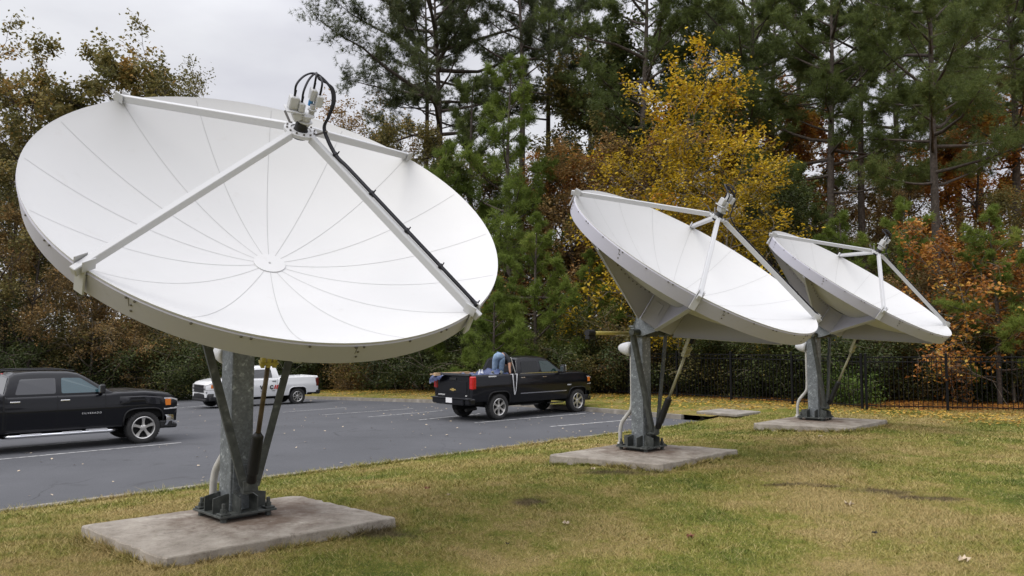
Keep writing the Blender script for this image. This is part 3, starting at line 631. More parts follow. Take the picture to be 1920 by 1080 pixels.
fence(cor, far_c, 'long black iron picket fence along the far side of the parking lot')
fence(cor + np.array([.12, -.06]), cor + nrm(np.array([4.4, -1.6])) * PW * 4 + np.array([.12, -.06]), 'short black iron picket fence run at the right beyond the far dish')
fence(far_c + np.array([-.14, -.05]), np.array([-31, 42.5]), 'black iron picket fence run behind the left black pickup')

# ------------------------------------------------------------------ satellite dishes
PADZ = CAMZ - 1.94
RR, DEP = 2.3, .80
AZP = R(133.5)
def sdisc(k): return .0
def make_dish(base, rel, az, el, label, rod=True):
    root = empty('satellite_dish', (base[0], base[1], PADZ)); tag(root, label, 'satellite dish', 'white satellite dishes in a row on the lawn')
    n = np.array([math.sin(az) * math.cos(el), math.cos(az) * math.cos(el), math.sin(el)]); c = np.array(rel, float)
    e1 = nrm(np.cross((0, 0, 1), n)); e2 = np.cross(n, e1)
    def pol(r, th, t): return c + r * (math.cos(th) * e1 + math.sin(th) * e2) + n * t
    par = lambda r: -DEP + DEP * (r / RR) ** 2
    PH = R(37)
    F = np.array([math.sin(AZP), math.cos(AZP), 0]); S = np.array([-F[1], F[0], 0])
    G = np.array([math.sin(az), math.cos(az), 0]); SG = np.array([-G[1], G[0], 0]); U = np.array([0, 0, 1.])
    # reflector: front skin, back skin, lip
    prof = [(0.001, par(0))] + [(r, par(r)) for r in np.linspace(.08, RR - .015, 26)] + [(RR + .012, .012), (RR + .012, .0)] + [(r, par(r) - .03) for r in np.linspace(RR - .02, .05, 22)]
    mb = MB(); mb.lathe(prof, c, n, 128, 0, e1)
    for k in range(16):                                              # seams between the sixteen petals
        th = PH + k * math.pi / 8; tv = -math.sin(th) * e1 + math.cos(th) * e2; v = []; rs = np.linspace(.17, RR - .02, 24)
        for r in rs: v += [pol(r, th, par(r) + .0025) - tv * .0022, pol(r, th, par(r) + .0025) + tv * .0022]
        mb.add(v, [(2 * i, 2 * i + 2, 2 * i + 3, 2 * i + 1) for i in range(23)], 1)
    mb.lathe([(.165, par(.165) + .001), (.165, par(.165) + .010), (.0, par(0) + .014)], c, n, 32, 0, e1)
    mb.lathe([(.012, par(0) + .012), (.012, par(0) + .02), (0, par(0) + .02)], c, n, 8, 1)
    refl = mb.build('reflector', [W['dish'], W['seam']], root, angle=35)
    # rim band with its bolts
    D = .23; mb = MB(); mb.lathe([(RR + .006, -.004), (RR + .016, -.02), (RR - .02, -D), (RR - .05, -D - .004), (RR - .06, -D + .01), (RR - .03, -.03)], c, n, 128, 0, e1)
    for k in range(64):
        th = PH + k * math.pi / 32; o = nrm(pol(1, th, 0) - c)
        if k % 2 == 0: mb.lathe([(.011, -.004), (.011, .012), (0, .016)], pol(RR + .012, th + .02, -.03), o, 6, 1)
        if k % 4 == 2:
            mb.lathe([(.011, -.004), (.011, .012), (0, .016)], pol(RR + .012, th - .012, -.03), o, 6, 1)
        if k % 8 == 2:
            for tt in (-.09, -.15): mb.lathe([(.011, -.004), (.011, .012), (0, .016)], pol(RR - .012 + (tt + .15) * .15, th + .005, tt), o, 6, 1)
            tv = -math.sin(th) * e1 + math.cos(th) * e2; v = []
            for tt in (-.022, -.225): v += [pol(RR + .0185 + (tt + .02) * .2, th - .004, tt) - tv * .003, pol(RR + .0185 + (tt + .02) * .2, th - .004, tt) + tv * .003]
            mb.add(v, [(0, 1, 3, 2)], 1)
    mb.build('rim_band', [W['rim'], W['bolt']], refl, angle=30)
    # back ribs
    RD, TB = .46, -1.36
    for k in range(8):
        th = PH + k * math.pi / 4; tv = -math.sin(th) * e1 + math.cos(th) * e2; mb = MB()
        inner = [pol(r, th, par(r) - .034) for r in np.linspace(RR - .07, RD, 12)]
        outer = [pol(RD, th, TB + .06), pol(RD + .03, th, TB), pol(RR - .05, th, -D - .03)]
        poly = np.array(inner + outer); mb.prism(poly - tv * .008, tv * .016)
        a, b = pol(RD + .03, th, TB), pol(RR - .05, th, -D - .03); mb.bar(a, b, .07, .012, nrm(np.cross(tv, b - a)), 2)
        for r in np.linspace(RD + .15, RR - .25, 12):
            mb.lathe([(.010, -.002), (.010, .014), (0, .016)], pol(r, th, par(r) - .07) + tv * .008, tv, 6, 1)
        mb.build('back_rib', [W['rim'], W['bolt'], W['white_metal']], refl)
    mb = MB(); mb.lathe([(RD - .04, par(RD) - .05), (RD - .02, par(RD) - .06), (RD - .02, TB + .02), (RD - .05, TB - .01), (.001, TB - .01)], c, n, 8, 0, nrm(math.cos(PH) * e1 + math.sin(PH) * e2))
    for k in range(8):
        th = PH + (k + .5) * math.pi / 4; tv = -math.sin(th) * e1 + math.cos(th) * e2; o = nrm(pol(1, th, 0) - c)
        mb.box(pol(RD * .905, th, -1.02), (.2, .16, .012), (n, tv, o), 0)
        t2 = PH + k * math.pi / 4 + .05; mb.bar(pol(RD - .012, t2, par(RD) - .08), pol(RD - .012, t2, TB + .03), .014, .012, n, 1)
    mb.build('hub_drum', [W['rim'], W['seam']], refl, angle=30)
    # feed struts and feed
    HT = .79; Hc = c + n * HT
    for k, a0 in enumerate((37, 127, 217, 307)):
        th = R(a0); rr_ = nrm(pol(1, th, 0) - c); a = pol(RR + .10, th, .0) + n * .0; b = Hc + rr_ * .14 - n * .03; tv = np.cross(n, rr_); mb = MB()
        mb.bar(a, b, .062, .078, n, 0, .006); st = mb.build('feed_strut', W['white_metal'], refl)
        mb = MB(); mb.rbox(pol(RR + .03, th, -.10), (.022, .10, .24), .004, (rr_, tv, n)); mb.rbox(pol(RR - .0, th, .05) + tv * .046, (.12, .010, .10), .003, (rr_, tv, n)); mb.rbox(pol(RR - .0, th, .05) - tv * .046, (.12, .010, .10), .003, (rr_, tv, n))
        mb.build('bracket', W['white_metal'], st)
    feed = MB(); feed.lathe([(.0, -.035), (.155, -.035), (.16, -.02), (.16, 0), (.10, .012), (.10, .0), (.0, .0)], Hc, n, 32)
    for k in range(12):
        th = k * math.pi / 6; feed.lathe([(.010, 0), (.010, .02), (0, .02)], Hc + .135 * (math.cos(th) * e1 + math.sin(th) * e2), n, 6, 1)
    for k, a0 in enumerate((60, 120, 330)):
        q = Hc + .15 * (math.cos(R(a0)) * e1 + math.sin(R(a0)) * e2); feed.bar(q, q + .13 * nrm(math.cos(R(a0)) * e1 + math.sin(R(a0)) * e2 + .8 * n), .016, .022, e1, 1)
    fo = feed.build('feed_plate', [W['white_metal'], W['bolt']], refl, angle=30)
    mb = MB(); mb.lathe([(.075, -.08), (.08, -.02), (.062, .02), (.062, .075), (.0, .075)], Hc, n, 20, 0); mb.lathe([(.0, -.081), (.07, -.081)], Hc, n, 20); mb.build('feed_horn', W['trim'], fo, angle=30)
    mb = MB(); mb.lathe([(.055, .06), (.055, .085), (.075, .09), (.075, .10), (.05, .105), (.055, .155), (.08, .16), (.08, .172), (.05, .176), (.0, .176)], Hc + e1 * .02, n, 16, 0)
    mb.rbox(Hc - e1 * .07 + n * .145, (.09, .10, .09), .01, (nrm(e1 + .5 * n), e2, nrm(n - .5 * e1))); mb.rbox(Hc - e1 * .10 + n * .195, (.18, .15, .014), .003, (e1, e2, n)); mb.lathe([(.03, .17), (.03, .21), (.045, .21), (.045, .222), (.028, .225), (.028, .27), (0, .27)], Hc + e1 * .07 + e2 * .02, n, 12)
    mb.build('waveguide', W['white_metal'], fo, angle=30)
    lnb = [(-.125, .01, .265, .085, .125), (-.055, -.02, .245, .05, .09), (.05, .05, .36, .055, .115), (.105, 0, .325, .06, .115)]; tops = []
    for (u1, u2, t, w_, h_) in lnb:
        mb = MB(); q = Hc + e1 * u1 + e2 * u2 + n * t; mb.rbox(q, (w_, .09, h_), .008, (e1, e2, n))
        for j in range(4): mb.rbox(q + e1 * (w_ / 2 + .003) + n * h_ * (-.32 + .21 * j), (.012, .085, .012), .002, (e1, e2, n))
        mb.build('converter_box', W['white_metal'], fo); tops.append(q + n * (h_ / 2))
    mb = MB(); mb.lathe([(.024, 0), (.024, .065), (0, .065)], Hc + e1 * .05 + e2 * .05 + n * .245, n, 10); mb.build('coupler', W['blue'], fo)
    # cable bundle: up over the feed and down the lower right strut
    Z = np.array([0, 0, 1.]); X = np.array([1., 0, 0]) if az > R(140) else nrm(np.array([.9, .25, 0])); th = R(307); rr_ = nrm(pol(1, th, 0) - c); tv = np.cross(n, rr_)
    s0 = Hc + rr_ * .14 - n * .03; s1 = pol(RR + .10, th, 0); sdv = s1 - s0
    on = lambda t: s0 + sdv * t + n * .055 + tv * .045
    def cr(P, m_=8):
        P = np.array(P); P = np.vstack([2 * P[0] - P[1], P, 2 * P[-1] - P[-2]]); o = []
        for i in range(1, len(P) - 2):
            for t in np.linspace(0, 1, m_, endpoint=False):
                o.append(.5 * ((2 * P[i]) + (-P[i - 1] + P[i + 1]) * t + (2 * P[i - 1] - 5 * P[i] + 4 * P[i + 1] - P[i + 2]) * t ** 2 + (-P[i - 1] + 3 * P[i] - 3 * P[i + 1] + P[i + 2]) * t ** 3))
        return np.array(o + [P[-2]])
    for k, tp in enumerate(tops):
        j = (k - 1.5) * .008; apex = Hc + X * (.16 + j) + Z * (.55 - .05 * (k == 3) - .03 * (k == 2))
        pts = [tp, tp + n * .09 + Z * .03, (tp + apex) / 2 + Z * .10, apex, Hc + X * (.29 + j) + Z * .42, Hc + X * (.315 + j) + Z * .28, Hc + X * .27 + Z * .13 + tv * j, Hc + X * .23 + Z * .0 + tv * j] + [on(t) + tv * j * 1.2 for t in (.12, .2, .4, .6, .8, .97)]
        mb = MB(); P = cr(pts); mb.tube(P, .0105, 6); mb.tube(cr([tp, tp + n * .03, tp + n * .06]), .011, 6); mb.build('cable', W['cable'], fo, smooth=True)
    for t in (.12, .34, .55, .75, .96):
        mb = MB(); q = on(t) - n * .02; mb.rbox(q, (.03, .06, .07), .006, (nrm(sdv), tv, n)); mb.bar(q + tv * .03, q + tv * .06 + n * .04, .012, .012); mb.build('cable_clip', W['cable'], fo)
    # post, base plate
    AX = (F, S, U); PWD = .26; PTOP = 2.16
    mb = MB(); mb.rbox(F * 0 + U * (PTOP / 2 + .04), (PWD, PWD, PTOP), .008, AX); mb.rbox(U * (PTOP + .05), (PWD + .04, PWD + .04, .03), .004, AX); mb.rbox(U * .40 + F * .135, (.012, .20, .34), .003, AX)
    post = mb.build('post', W['galv'], root)
    mb = MB(); mb.rbox(U * .07, (.66, .66, .024), .003, AX)
    for sx in (-1, 1):
        for sy in (-1, 1): mb.lathe([(.035, .005), (.035, .058)], F * .26 * sx + S * .26 * sy, U, 6)
    mb.box(U * .03, (.36, .36, .055), AX)
    mb.build('base_plate', W['galv_dark'], post)
    for q, p_, a_ in ((F, S, 1), (-F, S, 1), (S, F, 1), (-S, F, 1)):
        for sg in (-1, 1):
            mb = MB(); o = q * .13 + p_ * sg * .10; mb.prism([o + U * .083, o + q * .18 + U * .083, o + q * .18 + U * .24, o + q * .03 + U * .27, o + U * .27], p_ * .014); mb.build('gusset', W['galv_dark'], post)
    for q in (F * .26 + S * .26, F * .26 - S * .26, -F * .26 + S * .26, -F * .26 - S * .26):
        mb = MB(); mb.rbox(q + U * .094, (.11, .11, .02), .003, AX); mb.lathe([(.036, .10), (.036, .145), (.022, .147), (.022, .20), (0, .205)], q, U, 6); mb.build('anchor_bolt', W['galv_dark'], post)
    # head: elevation axle, yoke and hub brackets
    bk = c + n * TB; LT = SG * (.0 if rod else .085); axl = G * .22 + U * 2.10 + LT
    mb = MB(); mb.tube([axl - SG * .60, axl + SG * .60], .055, 16); mb.rbox(G * .12 + U * 2.10, (.30, .34, .16), .01, (G, SG, U)); mb.lathe([(.115, .0), (.115, .06)], U * (PTOP + .03), U, 20); yoke = mb.build('yoke', W['galv_dark'], root, angle=35)
    for sg in (-1, 1):
        mb = MB(); o = axl + SG * sg * .40; t0 = bk + SG * sg * .34
        mb.prism([o - U * .08 - G * .08, o - U * .06 + G * .10, t0 + e2 * -.30 - n * .0, t0 + e2 * .22, o + U * .12 - G * .10], SG * .022); mb.build('hub_bracket', W['galv'], yoke)
    # V braces
    for sg in (-1, 1):
        mb = MB(); a = G * .30 + SG * sg * .06 + U * .36 + LT; b = axl + SG * sg * .52; mb.bar(a, b, .085, .012, G, 0, .003); mb.bar(a + SG * sg * .036 - G * .035, b + SG * sg * .036 - G * .035, .012, .07, G, 0, .003); mb.build('brace_leg', W['galv_dark'], root)
    mb = MB(); mb.rbox(G * .27 + U * .36 + LT, (.12, .16, .12), .005, (G, SG, U)); mb.rbox(G * .20 + U * .30 + LT * .7, (.26, .10, .04), .005, (G, SG, U)); mb.build('brace_shoe', W['galv_dark'], root)
    # elevation actuator: bellows, rod, clamp block
    a = G * .34 + U * .40 + LT; b = G * 1.04 + U * 1.98 + LT; d = b - a; ln = np.linalg.norm(d); d /= ln
    act = MB(); act.tube([a + d * ln * .33, a + d * ln * .82], .026, 12); ao = act.build('actuator', W['zinc' if rod else 'rusty'], root, smooth=True)
    mb = MB(); pr = [(.03, .0), (.055, .02)]; L_ = ln * .36
    for i in range(20): t = .12 + (L_ - .16) * i / 20; pr += [(.048, t), (.064, t + (L_ - .16) / 40)]
    pr += [(.04, L_ - .02), (.03, L_)]; mb.lathe(pr, a, d, 16); mb.build('bellows', W['rubber'], ao, smooth=True)
    mb = MB(); q = a + d * ln * .865
    sdx = nrm(np.cross(d, SG))
    for o in (-.06, .0, .06): mb.rbox(q + SG * o, (.20, .042, .07), .006, (d, SG, sdx))
    for o in (-.05, .05): mb.rbox(q + d * o, (.03, .19, .085), .006, (d, SG, sdx))
    mb.rbox(a + d * ln * .97 - SG * .085, (.30, .014, .06), .003, (d, SG, sdx)); mb.build('clamp_block', W['brass' if not rod else 'zinc'], ao)
    mb = MB(); mb.rbox(a + d * ln * .985 + SG * .05, (.12, .09, .10), .01, (d, SG, sdx)); mb.build('motor', W['trim'], ao)
    if rod:
        mb = MB(); o = -SG * .17 + U * 2.08; mb.tube([o, o - SG * 1.25], .032, 14); ro = mb.build('azimuth_rod', W['brass'], root, smooth=True)
        mb = MB(); mb.tube([o - SG * 1.22, o - SG * 1.40], .055, 12); mb.rbox(o - SG * 1.30 - U * .08, (.2, .09, .06), .01, (SG, G, U)); mb.build('rod_motor', W['trim'], ro)
        mb = MB(); mb.rbox(o + SG * .03, (.09, .10, .13), .008, (SG, G, U)); mb.build('rod_mount', W['brass'], ro)
    # white weather cover and its conduit at the back-left of the post
    Lv = nrm(-F - S * .1); q = Lv * .23 + U * 1.80
    mb = MB(); ax_ = nrm(Lv + U * .12); pr = [(.0, .23)] + [(.13 * math.sqrt(max(0, 1 - (max(t, 0) / .23) ** 1.5)), t) for t in (.21, .18, .14, .09, .04, 0, -.05)] + [(.11, -.06), (0, -.06)]
    mb.lathe(pr, q, ax_, 24); mb.build('weather_cover', W['plastic'], root, smooth=True)
    mb = MB(); Lc = nrm(-F - S * .12); o = Lc * .18
    mb.tube(cr([o + U * 1.78, o + U * 1.4, o + U * .95, o + U * .72 + Lc * .02, o + U * .58 + Lc * .12, o + U * .46 + Lc * .21, o + U * .30 + Lc * .25, o + U * .0 + Lc * .25]), .042 if not rod else .036, 12)
    mb.tube([o + Lc * .25 + U * 0, o + Lc * .25 + U * .10], .055, 12); mb.build('conduit', W['pvc'], root, smooth=True)
    return root
d1 = make_dish((-3.10, 8.80), (.772, -.97, 3.386), R(147.4), R(50.5), 'nearest and largest-looking white satellite dish, at the left on the front concrete pad', rod=False)
d2 = make_dish((2.33, 14.06), (.824, -.78, 3.403), R(133.5), R(54.2), 'middle white satellite dish, with yellow rod sticking out left of its post')
d3 = copy_tree(d2); d3.location = (7.53, 19.36, PADZ); tag(d3, 'farthest and smallest-looking white satellite dish, at the right near the fence')

# concrete pads
def pad(P, label, seed):
    g = np.random.default_rng(seed); P = np.array(P); cen = P.mean(0); root_z = PADZ; mb = MB(); ring = []
    for i in range(4):
        p, q = P[i], P[(i + 1) % 4]
        for t in np.linspace(0, 1, 22, endpoint=False):
            tt = t if t else .012; ring.append(p + (q - p) * tt + g.normal(0, .009, 2) + (p * 0 if t else (q - p) * g.uniform(0, .02)))
    ring = np.array(ring) - cen; n = len(ring); v = []
    for s, z in ((1.012, -.26), (1.0, -.012), (.992, 0.), (.6, .004), (.25, .006)): v += [(x * s, y * s, z + (g.normal(0, .002) if z >= 0 else 0)) for x, y in ring]
    f = [(k * n + j, k * n + (j + 1) % n, (k + 1) * n + (j + 1) % n, (k + 1) * n + j) for k in range(4) for j in range(n)] + [tuple(4 * n + j for j in range(n))]
    mb.add(v, f); o = mb.build('concrete_pad', W['concrete'], loc=(cen[0], cen[1], PADZ)); return tag(o, label, 'concrete pad', 'concrete pads under the dishes')
def padc(l, fr, r):
    l, fr, r = (at(*p, PADZ)[:2] for p in (l, fr, r)); return [l, fr, r, l + r - fr]
pad(padc((150, 985), (305, 1047), (742, 970)), 'large stained concrete pad under the nearest dish in the foreground', 1)
pad(padc((1025, 853), (1240, 871), (1385, 843)), 'concrete pad under the middle dish with the yellow rod', 2)
pad(padc((1410, 794), (1592, 803), (1665, 787)), 'darker concrete pad with crumbling edge under the farthest dish', 3)
# storm drain inlet at the corner of the lot
q = at(1366, 776, .16); ax = ((DA[0], DA[1], 0), (DB[0], DB[1], 0), (0, 0, 1))
rt = empty('storm_drain', (q[0], q[1], .0)); tag(rt, 'concrete storm drain inlet with dark slot where the kerb meets the lawn', 'storm drain')
mb = MB(); mb.rbox((0, 0, .20), (1.5, 1.5, .10), .02, ax); mb.build('cover_slab', W['curb'], rt)
mb = MB(); mb.rbox(np.array((*(DA * .67), .0)) + (0, 0, .05), (.14, 1.45, .19), .01, ax); mb.rbox(np.array((*(DB * .66), .0)) + (0, 0, .05), (1.1, .14, .19), .01, ax); mb.build('throat_wall', W['curb'], rt)
mb = MB(); mb.box((0, 0, -.02), (1.2, 1.2, .02), ax); mb.box(np.array((*(DA * .4), 0)) + (0, 0, .06), (.3, 1.2, .17), ax); mb.build('inlet_throat', W['under'], rt)

# ------------------------------------------------------------------ lettering (built-in font turned into mesh)
def text(name, s, size, o, xd, yd, m, parent, shear=0., bold=0., thick=.002, space=1., align='LEFT'):
    cu = bpy.data.curves.new(name, 'FONT'); cu.body = s; cu.size = size; cu.shear = shear; cu.offset = bold; cu.extrude = thick; cu.space_character = space; cu.align_x = align
    t = bpy.data.objects.new(name, cu); C.objects.link(t); dg = bpy.context.evaluated_depsgraph_get(); dg.update()
    me = bpy.data.meshes.new_from_object(t.evaluated_get(dg)); bpy.data.objects.remove(t); bpy.data.curves.remove(cu)
    xd = nrm(xd); yd = nrm(yd); zd = np.cross(xd, yd); M = Matrix([[xd[i], yd[i], zd[i], o[i]] for i in range(3)] + [[0, 0, 0, 1]]); me.transform(M)
    me.materials.clear(); me.materials.append(m); me.name = name
    return mobj(name, me, parent)

# ------------------------------------------------------------------ pickups
def wheel(parent, c, side, r, rw, style):
    """c = hub centre, side = +1 left / -1 right"""
    mb = MB(); ax = (0, side, 0); w = .27
    mb.lathe([(rw, -w * .42), (rw + .02, -w * .5), (r - .05, -w * .52), (r - .012, -w * .44), (r, -w * .3), (r, w * .3), (r - .012, w * .44), (r - .05, w * .52), (rw + .025, w * .50), (rw, w * .42)], c, ax, 40)
    for k in range(40):
        th = k * math.pi / 20; d = np.array([math.cos(th), 0, math.sin(th)])
        mb.box(np.array(c) + d * (r - .001), (.012, w * .8, .03), (d, (0, 1, 0), np.cross(d, (0, 1, 0))))
    t = mb.build('wheel', W['tyre'], parent, angle=40)
    mb = MB(); mb.lathe([(rw + .012, w * .47), (rw, w * .50), (rw - .018, w * .46), (rw - .03, w * .20), (rw - .04, .0)], c, ax, 40)
    n = {'five': 5, 'six': 6, 'steel': 8}[style]
    mb.lathe([(.0, w * .44), (.05, w * .44), (.075, w * .38), (.085, w * .25)], c, ax, 20)
    for k in range(n):
        th = k * 2 * math.pi / n + math.pi / 2; d = np.array([math.cos(th), 0, math.sin(th)]); s_ = np.array([-math.sin(th), 0, math.cos(th)]); cc = np.array(c, float); a = np.array(ax, float)
        wi, wo_ = (.036, .058) if style != 'steel' else (.03, .035)
        v = []
        for rr_, ww, yy in ((.05, wi, .40), (rw * .6, wi * .95, .37), (rw - .012, wo_, .43)):
            v += [cc + d * rr_ - s_ * ww + a * w * (yy - .10), cc + d * rr_ - s_ * ww * .8 + a * w * yy, cc + d * rr_ + s_ * ww * .8 + a * w * yy, cc + d * rr_ + s_ * ww + a * w * (yy - .10)]
        mb.add(v, [(i * 4 + j, i * 4 + j + 1, i * 4 + j + 5, i * 4 + j + 4) for i in range(2) for j in range(3)])
        mb.lathe([(.011, .36 * w), (.011, .45 * w), (0, .45 * w)], cc + d * .062 + s_ * .02, ax, 6)
    rim = mb.build('rim', W['alloy'], t, angle=35)
    mb = MB(); mb.lathe([(rw - .02, w * .10), (.0, w * .10)], c, ax, 24); mb.lathe([(.0, -w * .4), (rw, -w * .4)], c, ax, 24); mb.build('brake_disc', W['under'], t)
    return t
def pickup(kind, label, anchor, anchor_px, head):
    P = dict(L=5.76, hw=1.0, xr=1.24, xf=4.92, cr=1.90, cw=4.22, rf=3.42, roof=1.87, belt=1.30, rail=1.36, rw=.405, rim=.27, doors=(1.96, 2.98, 4.02))
    if kind == 'heavy': P.update(L=5.96, xr=1.16, xf=5.08, cr=2.02, cw=4.44, rf=3.62, roof=2.05, belt=1.46, rail=1.48, rw=.42, rim=.27, doors=(2.08, 3.14, 4.22))
    if kind == 'white': P.update(L=5.50, xr=1.08, xf=4.62, cr=2.00, cw=4.10, rf=3.25, roof=1.90, belt=1.30, rail=1.36, rw=.395, rim=.24, doors=(2.15, 3.60))
    L_, hw, xr, xf, cr, cw, rf, roof, belt, rail = (P[k] for k in ('L', 'hw', 'xr', 'xf', 'cr', 'cw', 'rf', 'roof', 'belt', 'rail'))
    paint = W['white_paint'] if kind == 'white' else W['black_paint']
    z0 = .0 if kind != 'heavy' else .06
    # where it stands: one tyre's foot is found on the lot
    zz = 0.
    for _ in range(8): q = at(*anchor_px, zz); zz = float(zlot(*ab(q[0], q[1])))
    hx = nrm(np.array(head)); hy = np.array([-hx[1], hx[0]]); pos = q[:2] - hx * anchor[0] - hy * anchor[1]
    pc = pos + hx * L_ / 2; slope = [float(zlot(*ab(*(pos + hx * t)))) for t in (xr, xf)]
    root = empty('pickup_truck', (pos[0], pos[1], (slope[0] * xf - slope[1] * xr) / (xf - xr) + .004), math.atan2(hx[1], hx[0])); root.rotation_euler[1] = -math.atan2(slope[1] - slope[0], xf - xr)
    tag(root, label, 'pickup truck', 'pickup trucks in the parking lot')
    RA = P['rw'] + .075
    def zb(x):
        z = .46 + z0 + (.06 if x > xf + .5 else 0) + (.10 if x < xr - .5 else 0)
        for xa in (xr, xf):
            d = abs(x - xa)
            if d < RA: z = max(z, P['rw'] + .02 + (RA ** 4 - d ** 4) ** .25 * .98)
        return z
    hood = belt + .02
    tx = [(0, rail), (cr, rail), (cr + .02, belt), (cw - .1, belt), (cw + .1, hood), (cw + .7, hood + .0), (L_ - .42, hood - .05), (L_ - .18, hood - .10), (L_ - .06, hood - .17), (L_, hood - .26)]
    zt = lambda x: float(np.interp(x, *zip(*tx)))
    HW = lambda x: hw - .16 * max(0, (x - (L_ - .75)) / .75) ** 2.2 - .03 * max(0, (.5 - x) / .5) ** 2
    pz = ([.3, .55, .75, .92, 1.0, 1.06, 1.2, 1.4, 1.5], [.89, .955, .98, 1., 1.002, .985, .958, .925, .90])
    dz = belt - 1.30
    sy = lambda x, z: HW(x) * float(np.interp(z - dz, *pz))
    xs = sorted(set([round(x, 4) for x in list(np.linspace(0, L_, 60)) + [cr - .006, cr + .006, cw] + [xa + RA * math.sin(t) for xa in (xr, xf) for t in np.linspace(-1.57, 1.57, 25)]]))
    sect = []
    for x in xs:
        b, t = zb(x), zt(x); rd = min(.06, (t - b) * .3); row = [(sy(x, b) - .05, b), (sy(x, b), b + .012)]
        row += [(sy(x, b + (t - rd - b) * s), b + (t - rd - b) * s) for s in np.linspace(.12, 1, 9)]
        ye = row[-1][0]; row += [(ye - rd * (1 - math.cos(a)), t - rd + rd * math.sin(a)) for a in (.5, 1.0, 1.57)]
        yr = row[-1][0]
        if x < cr: row += [(yr - .06, t), (yr - .08, .90), (0, .90)]
        else: row += [(yr * .80, t + .022 if x > cw - .1 else t), (yr * .42, t + (.03 if x > cw - .1 else 0)), (0, t + (.036 if x > cw - .1 else 0))]
        sect.append(row)
    m_ = len(sect[0]); mb = MB(); v = []
    for x, row in zip(xs, sect): v += [(x, y, z) for y, z in row] + [(x, -y, z) for y, z in row]
    f = []
    for i in range(len(xs) - 1):
        for j in range(m_ - 1):
            a, b = i * 2 * m_ + j, (i + 1) * 2 * m_ + j
            f.append((a, b, b + 1, a + 1)); a += m_; b += m_; f.append((a, a + 1, b + 1, b))
    o = (len(xs) - 1) * 2 * m_
    for j in range(m_ - 1): f.append((o + j, o + m_ + j, o + m_ + j + 1, o + j + 1))
    mb.add(v, f)
    for sg in (1, -1):
        r0 = sect[0]; v2 = []
        for y, z in r0[:14]: v2 += [(0, sg * y, z), (0, sg * min(y, .80), z)]
        mb.add(v2, [(2 * i, 2 * i + 2, 2 * i + 3, 2 * i + 1) for i in range(13)])
    body = mb.build('body', paint, root, angle=32)
    # underbody and wheel wells
    mb = MB(); mb.box((L_ / 2, 0, .66 + z0), (L_ - .35, 1.30, .44)); mb.box((xf + .1, 0, .85), (.9, 1.2, .4))
    for xa in (xr, xf): mb.box((xa, 0, .80 + z0), (RA * 2 + .1, 1.72, .30)); mb.tube([(xa, -.7, P['rw']), (xa, .7, P['rw'])], .06, 8)
    mb.rbox((L_ * .48, 0, .40 + z0), (1.9, 1.0, .16), .03); mb.build('underbody', W['under'], root)
    # cab greenhouse
    k_t = .36; yb = sy(3, belt) - .035; rpts = [(cr, belt), (cr + .07, belt + .30), (cr + .12, roof - .10), (cr + .22, roof - .035), (cr + .5, roof - .006), ((cr + rf) / 2, roof), (rf - .2, roof - .015), (rf + .02, roof - .06), (rf + .18, roof - .15), (cw, belt)]
    rz = lambda x: float(np.interp(x, *zip(*rpts)))
    cy = lambda z: yb - k_t * (z - belt) - .10 * max(0, z - belt - .35)
    cxs = sorted(set(list(np.linspace(cr, cw, 44)) + [p[0] for p in rpts])); v = []; mm = 8
    for x in cxs:
        t = rz(x); h_ = t - belt; e = min(.07, h_ * .4); row = [(yb + .0, belt - .03)] + [(cy(belt + s * (h_ - e)), belt + s * (h_ - e)) for s in (0.02, .5, 1)] + [(cy(t - e) - e * .35, t - e * .45), (cy(t - e) - e * 1.1, t - e * .08), ((cy(t - e) - e) * .6, t + .012 * min(1, h_ * 4)), (0, t + .02 * min(1, h_ * 4))]
        v += [(x, y, z) for y, z in row] + [(x, -y, z) for y, z in row]
    f = []
    for i in range(len(cxs) - 1):
        for j in range(mm - 1):
            a, b = i * 2 * mm + j, (i + 1) * 2 * mm + j; f.append((a, b, b + 1, a + 1)); a += mm; b += mm; f.append((a, a + 1, b + 1, b))
    f += [(j, j + 1, mm + j + 1, mm + j) for j in range(mm - 1)]
    mb = MB(); mb.add(v, f); cab = mb.build('cab', paint, root, angle=38)
    def pane(name, pts, sg, m, off=.004, par=None):
        mb = MB(); q = [(x, sg * (cy(z) + off), z) for x, z in pts]; mb.prism(q, (0, sg * .004, 0)); return mb.build(name, m, par or cab)
    def roundp(pts, r=.045):
        o = []
        for i in range(len(pts)):
            p, a, b = np.array(pts[i]), np.array(pts[i - 1]), np.array(pts[(i + 1) % len(pts)]); u, w = nrm(a - p), nrm(b - p)
            for t in (0, .35, .65, 1): o.append(tuple((1 - t) ** 2 * (p + u * r) + 2 * t * (1 - t) * p + t * t * (p + w * r)))
        return o
    zl, zh = belt + .045, roof - .17
    D_ = P['doors']; xA = lambda z: cw - (cw - rf - .18) * (z - belt) / (roof - .15 - belt) - .15
    gl_f = W['glass_pale'] if kind == 'light' else W['glass_green'] if kind == 'heavy' else W['glass']
    for sg in (1, -1):
        fr = [(D_[-2] + (.09 if len(D_) == 3 else .22), zl), (xA(zl) - .12, zl), (xA(zl + .05) - .02, zl + .05), (xA(zh), zh), (D_[-2] + (.09 if len(D_) == 3 else .26), zh + .01)]
        wn = pane('side_window', roundp(fr), sg, gl_f)
        if len(D_) == 3:
            pane('side_window', roundp([(D_[0] + .16, zl), (D_[1] - .03, zl), (D_[1] - .03, zh + .01), (D_[0] + .26, zh)]), sg, W['glass'] if kind == 'light' else W['glass_black'])
    # windscreen, rear window
    v = []; xx = np.linspace(rf + .07, cw - .04, 10)
    for x in xx:
        t = rz(x) + .012; w_ = cy(t - .03) - .10; v += [(x, w_, t - .004), (x, w_ * .5, t + .008), (x, 0, t + .012), (x, -w_ * .5, t + .008), (x, -w_, t - .004)]
